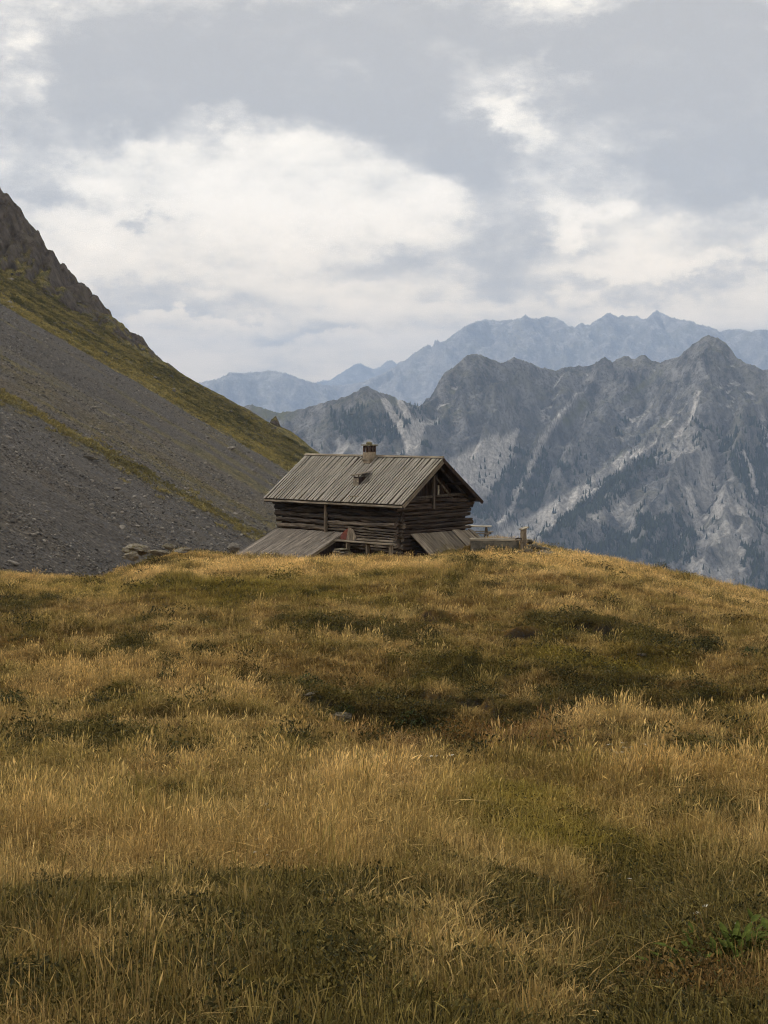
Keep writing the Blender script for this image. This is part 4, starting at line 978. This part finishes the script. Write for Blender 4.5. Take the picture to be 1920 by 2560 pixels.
def leaves(name, n, radius, h, size, mat, seed, narrow=.5):
    """low cushion of small upturned leaves on short twigs"""
    r = np.random.default_rng(seed); V = []; Fc = []; sh = []
    for _ in range(n):
        a = r.uniform(0, 6.28); rad = radius * math.sqrt(r.uniform()); z = h * (1 - .6 * (rad / radius) ** 2) * r.uniform(.25, 1.0)
        p = Vector((rad * math.cos(a), rad * math.sin(a), z)); d = Vector((r.normal(), r.normal(), .5 + r.uniform())).normalized(); s = d.cross(Vector((r.normal(), r.normal(), r.normal()))).normalized()
        L = size * r.uniform(.7, 1.4); i0 = len(V); tone = r.uniform(.6, 1.25)
        for q in (p, p + d * L * .5 + s * L * narrow * .5, p + d * L, p + d * L * .5 - s * L * narrow * .5): V.append(tuple(q)); sh.append(tone)
        Fc.append((i0, i0 + 1, i0 + 2, i0 + 3))
    me = mesh_np(name, V, Fc, mat)
    a = me.attributes.new('shade', 'FLOAT_COLOR', 'POINT'); c4 = np.ones((len(V), 4), np.float32); c4[:, :3] = np.array(sh)[:, None]; a.data.foreach_set('color', c4.ravel())
    return me
def field_points(n_by_band, rng):
    """random points over the meadow in front of the camera, denser nearby"""
    xs, ys = [], []
    for (y0, y1, dens) in n_by_band:
        half = lambda q: .275 * q + 4.0
        n = int((half(y0) + half(y1)) * (y1 - y0) * dens)
        y = rng.uniform(y0, y1, 2 * n); y = y[rng.uniform(0, half(y1), 2 * n) < half(y)][:n]
        xs.append(rng.uniform(-1, 1, len(y)) * half(y)); ys.append(y)
    return np.concatenate(xs), np.concatenate(ys)
def in_cabin(x, y, m=.1):
    c, s = math.cos(TH), math.sin(TH); dx, dy = x - .8007, y - 80.627
    lx, ly = dx * c - dy * s, dx * s + dy * c
    a = (lx > -9.4 - m) & (lx < .1 + m) & (ly > 0 - m) & (ly < 5.5 + m)
    b = (lx > -9.4 - m) & (lx < -3.8 + m) & (ly > -3.2 - m) & (ly < .1)
    d = (lx > 0) & (lx < 1.45 + m) & (ly > .4) & (ly < 5.5)
    e = (x > 4.4) & (x < 7.1) & (y > 80.7) & (y < 81.7)
    return a | b | d | e
def open_ground(x, y):
    k = np.ones(len(x), bool)
    for (rx, ry, r, fr) in CLEAR: k &= ~((np.abs(x - rx) < r * 1.25) & (y > ry - fr - r) & (y < ry + r))
    return k
def lerp(a, b, t): return np.asarray(a)[None] * (1 - t[:, None]) + np.asarray(b)[None] * t[:, None]
def tints(x, y, dk, gd, yl, ru, rng, bias=0.0, dkw=.72):
    n = len(x); t = rng.uniform(0, 1, n); big = np.clip(.5 + 1.1 * fbm(x / 5.5, y / 7, 3, 601), 0, 1)
    c = lerp(rgb(160, 127, 64), rgb(240, 206, 138), np.clip(.25 + .55 * t + .45 * (big - .5), 0, 1))
    c = c * (1 - .35 * (t < .16)[:, None])
    ol = np.clip(.35 + 1.1 * fbm(x / 2.3, y / 3.0, 4, 607) + .35 * rng.normal(0, 1, n) - .55 * np.clip(gd - .6, 0, 1) - .3 * sstep(y, 60, 72), 0, .9)
    c = c + (lerp(rgb(98, 90, 42), rgb(158, 138, 70), t) - c) * ol[:, None]
    c = c + (lerp(rgb(126, 118, 46), rgb(182, 160, 66), t) - c) * np.clip(.75 * yl, 0, .85)[:, None]
    c = c + (lerp(rgb(112, 70, 42), rgb(150, 96, 60), t) - c) * np.clip(.8 * ru, 0, .8)[:, None]
    g = lerp(rgb(58, 58, 26), rgb(122, 108, 52), t)
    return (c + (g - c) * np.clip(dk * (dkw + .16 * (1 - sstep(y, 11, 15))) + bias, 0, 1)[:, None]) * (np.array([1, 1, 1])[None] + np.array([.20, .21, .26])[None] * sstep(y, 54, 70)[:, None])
def near_soil(x, y):
    e = .05; return (meadow_z(x, y + e) - meadow_z(x, y - e)) / (2 * e)

# short turf everywhere
g1 = np.random.default_rng(701)
x, y = field_points([(4.2, 12, 190), (12, 22, 95), (22, 45, 42), (45, 78, 26), (78, 96, 14)], g1)
k = ~in_cabin(x, y) & open_ground(x, y); x, y = x[k], y[k]
k = near_soil(x, y) < 1.6; x, y = x[k], y[k]
dk, gd, yl_, ru, n1, n2 = cover(x, y); z = meadow_z(x, y)
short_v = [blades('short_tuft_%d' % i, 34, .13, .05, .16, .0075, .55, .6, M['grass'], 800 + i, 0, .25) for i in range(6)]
n = len(x); s = g1.uniform(.75, 1.5, n) * (1 + .012 * y); s2 = s * (1 + .35 * np.clip(n1, -.5, 1))
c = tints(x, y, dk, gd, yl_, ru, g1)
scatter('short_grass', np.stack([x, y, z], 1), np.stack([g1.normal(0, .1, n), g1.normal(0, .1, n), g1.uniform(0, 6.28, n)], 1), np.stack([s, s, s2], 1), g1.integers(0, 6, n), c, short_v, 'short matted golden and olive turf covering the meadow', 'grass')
# tall straw-coloured grass
x, y = field_points([(4.2, 12, 60), (12, 22, 46), (22, 45, 26), (45, 62, 16), (62, 78, 22), (78, 92, 9)], g1)
k = ~in_cabin(x, y, .15) & open_ground(x, y); x, y = x[k], y[k]
dk, gd, yl_, ru, n1, n2 = cover(x, y)
clump = fbm(x / .55, y / .8, 2, 641)
prob = np.clip(-.08 + .62 * gd + .25 * sstep(y, 62, 72) + .9 * n1 + .6 * n2 + .9 * clump - 1.15 * dk - .3 * yl_, .04, 1) * np.where(y > 62, 1.0, 1) * np.where(near_soil(x, y) > 1.0, 0, 1)
prob = np.where(y < 12.5, np.maximum(prob, .05 + .5 * np.clip(clump, -.08, 1)), prob)
k = g1.uniform(0, 1, len(x)) < prob; x, y, dk, gd, yl_, ru, n1, n2, clump = [q[k] for q in (x, y, dk, gd, yl_, ru, n1, n2, clump)]
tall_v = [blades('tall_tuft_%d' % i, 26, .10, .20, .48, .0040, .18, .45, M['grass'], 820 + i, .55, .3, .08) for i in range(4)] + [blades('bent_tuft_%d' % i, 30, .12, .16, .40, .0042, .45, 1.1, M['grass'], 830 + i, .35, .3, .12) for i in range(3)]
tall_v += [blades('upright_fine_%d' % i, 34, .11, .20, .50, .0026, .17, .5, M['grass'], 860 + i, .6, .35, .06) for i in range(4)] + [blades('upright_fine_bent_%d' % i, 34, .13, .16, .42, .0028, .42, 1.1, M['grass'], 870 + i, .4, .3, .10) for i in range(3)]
n = len(x); z = meadow_z(x, y)
s = g1.uniform(.65, 1.15, n) * (1 + .75 * clump) * (1 + .25 * np.clip(gd - .8, 0, .8)) * np.where(y > 62, .85, 1); sw = s * (1 + .012 * y)
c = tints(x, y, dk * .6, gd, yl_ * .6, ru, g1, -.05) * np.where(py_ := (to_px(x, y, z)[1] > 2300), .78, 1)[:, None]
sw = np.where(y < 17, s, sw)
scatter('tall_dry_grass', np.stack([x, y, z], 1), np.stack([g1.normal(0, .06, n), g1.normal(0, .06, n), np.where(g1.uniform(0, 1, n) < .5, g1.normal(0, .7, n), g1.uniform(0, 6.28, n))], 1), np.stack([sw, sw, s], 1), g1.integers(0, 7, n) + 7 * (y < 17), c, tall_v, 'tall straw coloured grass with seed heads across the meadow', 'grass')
# low dark shrublets and herbs in the damp and shaded spots
x, y = field_points([(4.2, 12, 60), (12, 22, 34), (22, 52, 26), (52, 90, 6)], g1)
k = ~in_cabin(x, y) & open_ground(x, y); x, y = x[k], y[k]
dk, gd, yl_, ru, n1, n2 = cover(x, y); k = g1.uniform(0, 1, len(x)) < np.clip(dk * 1.1 - .05 + .25 * yl_, 0, 1); x, y, dk, yl_, ru = x[k], y[k], dk[k], yl_[k], ru[k]
low_v = [leaves('shrublet_%d' % i, 120, .17, .16, .024, M['leaf'], 840 + i, .45) for i in range(5)]
n = len(x); s = g1.uniform(.6, 1.2, n) * (1 + .010 * y) * (1 + 1.1 * g1.uniform(0, 1, n) ** 4 * (y > 22)); t = g1.uniform(0, 1, n)
c = lerp(rgb(44, 46, 22), rgb(112, 100, 50), t); c = c + (lerp(rgb(120, 112, 40), rgb(150, 130, 50), t) - c) * np.clip(yl_ * .8 * (t > .4), 0, 1)[:, None]; c = c + (lerp(rgb(92, 46, 30), rgb(134, 84, 44), t) - c) * np.clip(ru * .55 * (t > .5), 0, 1)[:, None]
scatter('low_heath', np.stack([x, y, meadow_z(x, y)], 1), np.stack([g1.normal(0, .15, n), g1.normal(0, .15, n), g1.uniform(0, 6.28, n)], 1), np.stack([s, s, s], 1), g1.integers(0, 5, n), c, low_v, 'low dark green heath and herbs in the hollows and foreground', 'heath')
# scree stones
sv = [rock_mesh('scree_stone_%d' % i, 900 + i, 1, .55 + .1 * (i % 3), .3, M['stone'], 5) for i in range(7)]
g2 = np.random.default_rng(905); xs, ys, ss = [], [], []
for (y0, y1, nn, s0, s1) in ((80, 130, 46000, .035, .16), (130, 220, 46000, .05, .20), (220, 330, 16000, .08, .26), (330, 445, 3500, .2, .9)):
    y = np.sqrt(g2.uniform(y0 ** 2, y1 ** 2, nn)); u = g2.uniform(-.27, -.02, nn); xs.append(u * y); ys.append(y); ss.append(s0 + (s1 - s0) * g2.uniform(0, 1, nn) ** 5.0)
x, y, s = np.concatenate(xs), np.concatenate(ys), np.concatenate(ss)
hz_ = hill_z(x, y); k = hz_ > meadow_z(x, y) - .25; x, y, s, hz_ = x[k], y[k], s[k], hz_[k]
dens = fbm(x / 34, y / 12, 3, 911); up = sstep(y, 300, 320); k = g2.uniform(0, 1, len(x)) < np.clip(.62 + 1.4 * dens - .5 * up, .05, 1); x, y, s, hz_ = x[k], y[k], s[k], hz_[k]
n = len(x); t = g2.uniform(0, 1, n) ** 1.6
c = lerp(rgb(72, 70, 68), rgb(148, 141, 131), t ** 1.5)
scatter('scree_stones', np.stack([x, y, hz_ + s * .1], 1), g2.uniform(-.5, .5, (n, 3)) + np.stack([t * 0, t * 0, g2.uniform(0, 6.28, n)], 1), np.stack([s * g2.uniform(.9, 1.6, n), s, s * g2.uniform(.5, 1, n)], 1), g2.integers(0, 7, n), c, sv, 'loose grey stones strewn over the scree slope', 'stones')
# turf tussocks on the hillside
x_, y_ = [], []
y = np.concatenate([np.sqrt(g2.uniform(300 ** 2, 446 ** 2, 26000)), np.sqrt(g2.uniform(140 ** 2, 240 ** 2, 16000))]); x = g2.uniform(-.27, -.02, len(y)) * y
zz_ = hill_z(x, y)
def cover_hill_pt(x, y):
    wv = 14 * fbm(x / 70, y / 30, 3, 151) + 5 * fbm(x / 12, y / 8, 3, 152); up = sstep(y + wv, 306, 322); wob = y + .45 * wv - .16 * (x + 20)
    return np.clip(np.maximum(up, np.exp(-((wob - 168) / 5.0) ** 2) * sstep(fbm(x / 9, y / 4, 3, 163), -.55, -.05)), 0, 1)
k = (g2.uniform(0, 1, len(x)) < cover_hill_pt(x, y) * np.where(y < 260, .55, .9)) & (hill_z(x, y + .5) - zz_ < .35) & (y < 436 - .9 * np.interp(x, [-400, -108, -98, -84, -70, -62, -50], [170, 20, 14, 8, 4, 2, 0]) - 5 * (x < -60)); x, y, zz_ = x[k], y[k], zz_[k]
tv = [leaves('tussock_%d' % i, 40, .5, .42, .24, M['leaf'], 930 + i, .35) for i in range(4)]
n = len(x); t = np.clip(.5 + 1.2 * fbm(x / 14, y / 8, 3, 941) + g2.normal(0, .25, n), 0, 1); s = g2.uniform(.5, 1.2, n)
t = np.clip(t + .35 * (1 - sstep(y, 312, 352)) - .12, 0, 1); c = lerp(rgb(88, 86, 48), rgb(170, 154, 94), t)
c = np.where((y < 260)[:, None], c * .55 + .45 * np.array(rgb(116, 108, 74))[None] * .9, c)
scatter('hillside_turf', np.stack([x, y, zz_ - .05], 1), np.stack([t * 0, np.full(n, .35), g2.normal(0, .4, n)], 1), np.stack([s * 1.3, s * 1.1, s], 1), g2.integers(0, 4, n), c, tv, 'olive and tan turf tussocks on the upper hillside', 'turf')
# conifers on the far mountain
def conifer(name, seed):
    r = np.random.default_rng(seed); V = []; Fc = []
    tiers = 4; sd = 6
    for t in range(tiers):
        zb = .06 + t * .21; zt = min(1.0, zb + .42); rad = .20 * (1 - t / (tiers + .6)); i0 = len(V); V.append((0, 0, zt))
        for k in range(sd): a = 6.283 * (k + .5 * (t % 2)) / sd; q = rad * r.uniform(.75, 1.2); V.append((q * math.cos(a), q * math.sin(a), zb + r.uniform(-.03, .03)))
        for k in range(sd): Fc.append((i0, i0 + 1 + k, i0 + 1 + (k + 1) % sd))
    me = mesh_np(name, V, Fc, M['conifer'])
    a = me.attributes.new('shade', 'FLOAT_COLOR', 'POINT'); c4 = np.ones((len(V), 4), np.float32); a.data.foreach_set('color', c4.ravel()); return me
cv = [conifer('conifer_%d' % i, 950 + i) for i in range(4)]
g3 = np.random.default_rng(960)
nI, nJ = MX.shape
ii = g3.uniform(0, nI - 1.001, 150000); jj = g3.uniform(0, nJ - 1.001, 150000); i0 = ii.astype(int); j0 = jj.astype(int); fi = ii - i0; fj = jj - j0
def bil(A): return A[i0, j0] * (1 - fi) * (1 - fj) + A[i0 + 1, j0] * fi * (1 - fj) + A[i0, j0 + 1] * (1 - fi) * fj + A[i0 + 1, j0 + 1] * fi * fj
x, y, z, f_ = bil(MX), bil(MY), bil(Hm), bil(forest)
px, py = to_px(x, y, z)
k = (g3.uniform(0, 1, len(x)) < f_ ** 1.2 + .02 * (z < -60)) & (z < 30) & (py < 1520) & (px < 2000) & (px > 520); x, y, z = x[k], y[k], z[k]; n = len(x)
s = g3.uniform(8, 17, n); t = g3.uniform(0, 1, n); c = lerp(rgb(26, 36, 26), rgb(54, 62, 38), t)
scatter('mountain_forest', np.stack([x, y, z - .5], 1), np.stack([t * 0, t * 0, t * 6.28], 1), np.stack([s * 1.1, s * 1.1, s], 1), g3.integers(0, 4, n), c, cv, 'dark conifer forest clinging to the far mountain slopes', 'forest')

# ================================================================== PLANTS THAT STAND OUT
def leaf_mesh(name, L, W, mat, seed):
    V = []; Fc = []; r = random.Random(seed)
    for i in range(6):
        t = i / 5; wd = W * math.sin(math.pi * min(1, t * .93 + .07)) ** .8 * (1 - .25 * t); zz = .25 * L * t - .42 * L * t * t
        for q in (-1, 0, 1): V.append((L * t, q * wd / 2, zz + (.10 * wd if q else -.0) + r.uniform(-.004, .004)))
    for i in range(5):
        for q in (0, 1): a = i * 3 + q; Fc.append((a, a + 3, a + 4, a + 1))
    return mesh_np(name, V, Fc, mat, True)
lm = [leaf_mesh('dock_leaf_%d' % i, .07 + .015 * i, .028 + .008 * i, M['dock'], i) for i in range(3)]
p = _dp; g4 = random.Random(5)
dock = empty('green_plant', (p[0], p[1], p[2])); tag(dock, 'bright green broad-leaved plant at the lower right of the meadow', 'plant')
for i in range(150):
    a = g4.uniform(0, 6.28); rd = abs(g4.gauss(0, .25)); lx, ly = rd * math.cos(a) * 1.25, rd * math.sin(a)
    gz = float(meadow_z(p[0] + lx, p[1] + ly)) - p[2]
    o = link('leaf', lm[i % 3], dock); o.location = (lx, ly, gz + g4.uniform(.05, .17)); o.rotation_euler = (g4.uniform(-.4, .4), -g4.uniform(.2, 1.0), a + g4.uniform(-.7, .7)); s = g4.uniform(.6, 1.05); o.scale = (s, s, s)
o = link('stem', log_mesh('dock_stem', .2, .006, .006, M['dock'], 'Z', 5, 2, .05, 3), dock)
# white umbel flowers
def flower_head(name, seed):
    r = np.random.default_rng(seed); V = []; Fc = []
    for _ in range(16):
        a = r.uniform(0, 6.28); q = math.sqrt(r.uniform()) * .5; cx_, cy_2 = q * math.cos(a), q * math.sin(a); i0 = len(V); rr_ = r.uniform(.10, .16); h = .12 * (1 - q)
        V.append((cx_, cy_2, h + .05))
        for k in range(5): b = 6.283 * k / 5; V.append((cx_ + rr_ * math.cos(b), cy_2 + rr_ * math.sin(b), h))
        for k in range(5): Fc.append((i0, i0 + 1 + k, i0 + 1 + (k + 1) % 5))
    return mesh_np(name, V, Fc, M['petal'])
fh = [flower_head('umbel_%d' % i, i) for i in range(3)]
st_m = log_mesh('flower_stem', 1.0, .004, .004, M['stem'], 'Z', 5, 3, .05, 9)
FL = [(1745, 2268, 11, 'topmost of the white umbel flowers above the bright green plant'), (1762, 2281, 11, 'right-hand white umbel flower above the bright green plant'), (1740, 2300, 10, 'lowest white umbel flower above the bright green plant'), (1845, 2330, 10, 'white umbel flower rising out of the bright green plant'),
      (127, 2266, 9, 'white flower in the dark foreground grass at the left edge'), (380, 2250, 12, 'cream umbel flower in the left foreground'), (1107, 2233, 9, 'white flower low in the middle of the foreground'), (1573, 2200, 10, 'grey-white umbel flower beside the dark green clump on the right'), (1402, 2343, 9, 'white flower left of the russet patch in the foreground'),
      (1828, 2218, 13, 'wide cream umbel flower at the right edge of the meadow'), (1890, 2250, 11, 'cream umbel flower at the right edge below the wide one'), (1040, 2318, 9, 'small white flower in dark foreground grass near the centre')]
def flower(px, py, r, label, group=None):
    p = hit(px, py + 30)
    if p is None: return
    q = at(px, py, p[1]); hgt = max(q[2] - p[2], .12)
    e = empty('white_flower', (q[0], p[1], p[2])); tag(e, label, 'flower', group)
    o = link('stem', st_m, e); o.scale = (1, 1, hgt)
    o = link('flower_head', random.choice(fh), e); s = r * p[1] / F_PX * 1.5; o.location = (0, 0, hgt); o.scale = (s, s, s); o.rotation_euler = (random.uniform(-.3, .3), random.uniform(-.3, .3), 0)
for f_ in FL: flower(*f_)
rr = random.Random(8)
for i in range(12): flower(1565 + rr.uniform(-45, 45), 1868 + rr.uniform(-14, 16), 6, 'tiny white flower in the pale cluster beside the dark green strip', 'flowers beside the dark strip')
for i in range(7): flower(1100 + rr.uniform(-55, 35), 1888 + rr.uniform(-8, 8), 6, 'tiny white flower on the near rim of the hollow', 'flowers on the rim of the hollow')
for i in range(14): flower(rr.uniform(620, 860), rr.uniform(1985, 2150), 6, 'tiny pale flower among the tall straw grass left of centre', 'flowers in the tall straw grass')
# single green shrubs
def shrub(px, py, wpx, label):
    p = hit(px, py); s = wpx * p[1] / F_PX * .5
    e = empty('green_shrub', (p[0], p[1], p[2])); tag(e, label, 'shrub')
    me = leaves('shrub_crown', 260, s, s * 1.1, s * .17, M['shrub'], int(px), .5); link('crown', me, e)
    st = log_mesh('shrub_stem', s * .8, s * .05, s * .05, M['stem'], 'Z', 6, 2, .08, 4); link('trunk', st, e)
for a in [(420, 1702, 60, 'small dark green shrub left of the hollow'), (770, 1722, 70, 'dark green shrub at the top left of the hollow'), (862, 1788, 56, 'dark round shrub beside the flat rock in the hollow'), (1025, 1820, 80, 'dark bushy clump at the bottom of the hollow'), (30, 1768, 70, 'dark green shrub at the left edge of the meadow'),
          (1405, 1818, 56, 'dark shrub behind the pale grass right of the hollow'), (1590, 2185, 70, 'fresh green clump in the small gully on the right'), (1880, 1650, 60, 'dark shrub under the turf step at the right edge')]: shrub(*a)

def weeds(px, Y, size, label):
    x = (px - CX) / F_PX * Y; zg = ground(x, Y)
    e = empty('weeds', (x, Y, zg)); tag(e, label, 'weeds')
    link('crown', leaves('weed_crown', 220, size, size * .9, size * .16, M['shrub'], int(px), .4), e)
    link('stem', log_mesh('weed_stem', size * .6, size * .04, size * .04, M['stem'], 'Z', 6, 2, .08, 4), e)
for a in [(1205, 80.3, .42, 'dark weeds at the left end of the trough front'), (1248, 80.2, .5, 'dark weeds below the middle of the trough'), (1290, 80.1, .42, 'dark weeds at the foot of the spout post'), (905, 79.2, .45, 'green weeds under the left half of the bench'), (952, 78.6, .5, 'green weeds under the right half of the bench'), (1062, 78.6, .35, 'small weeds at the lower corner of the plank cover')]: weeds(*a)
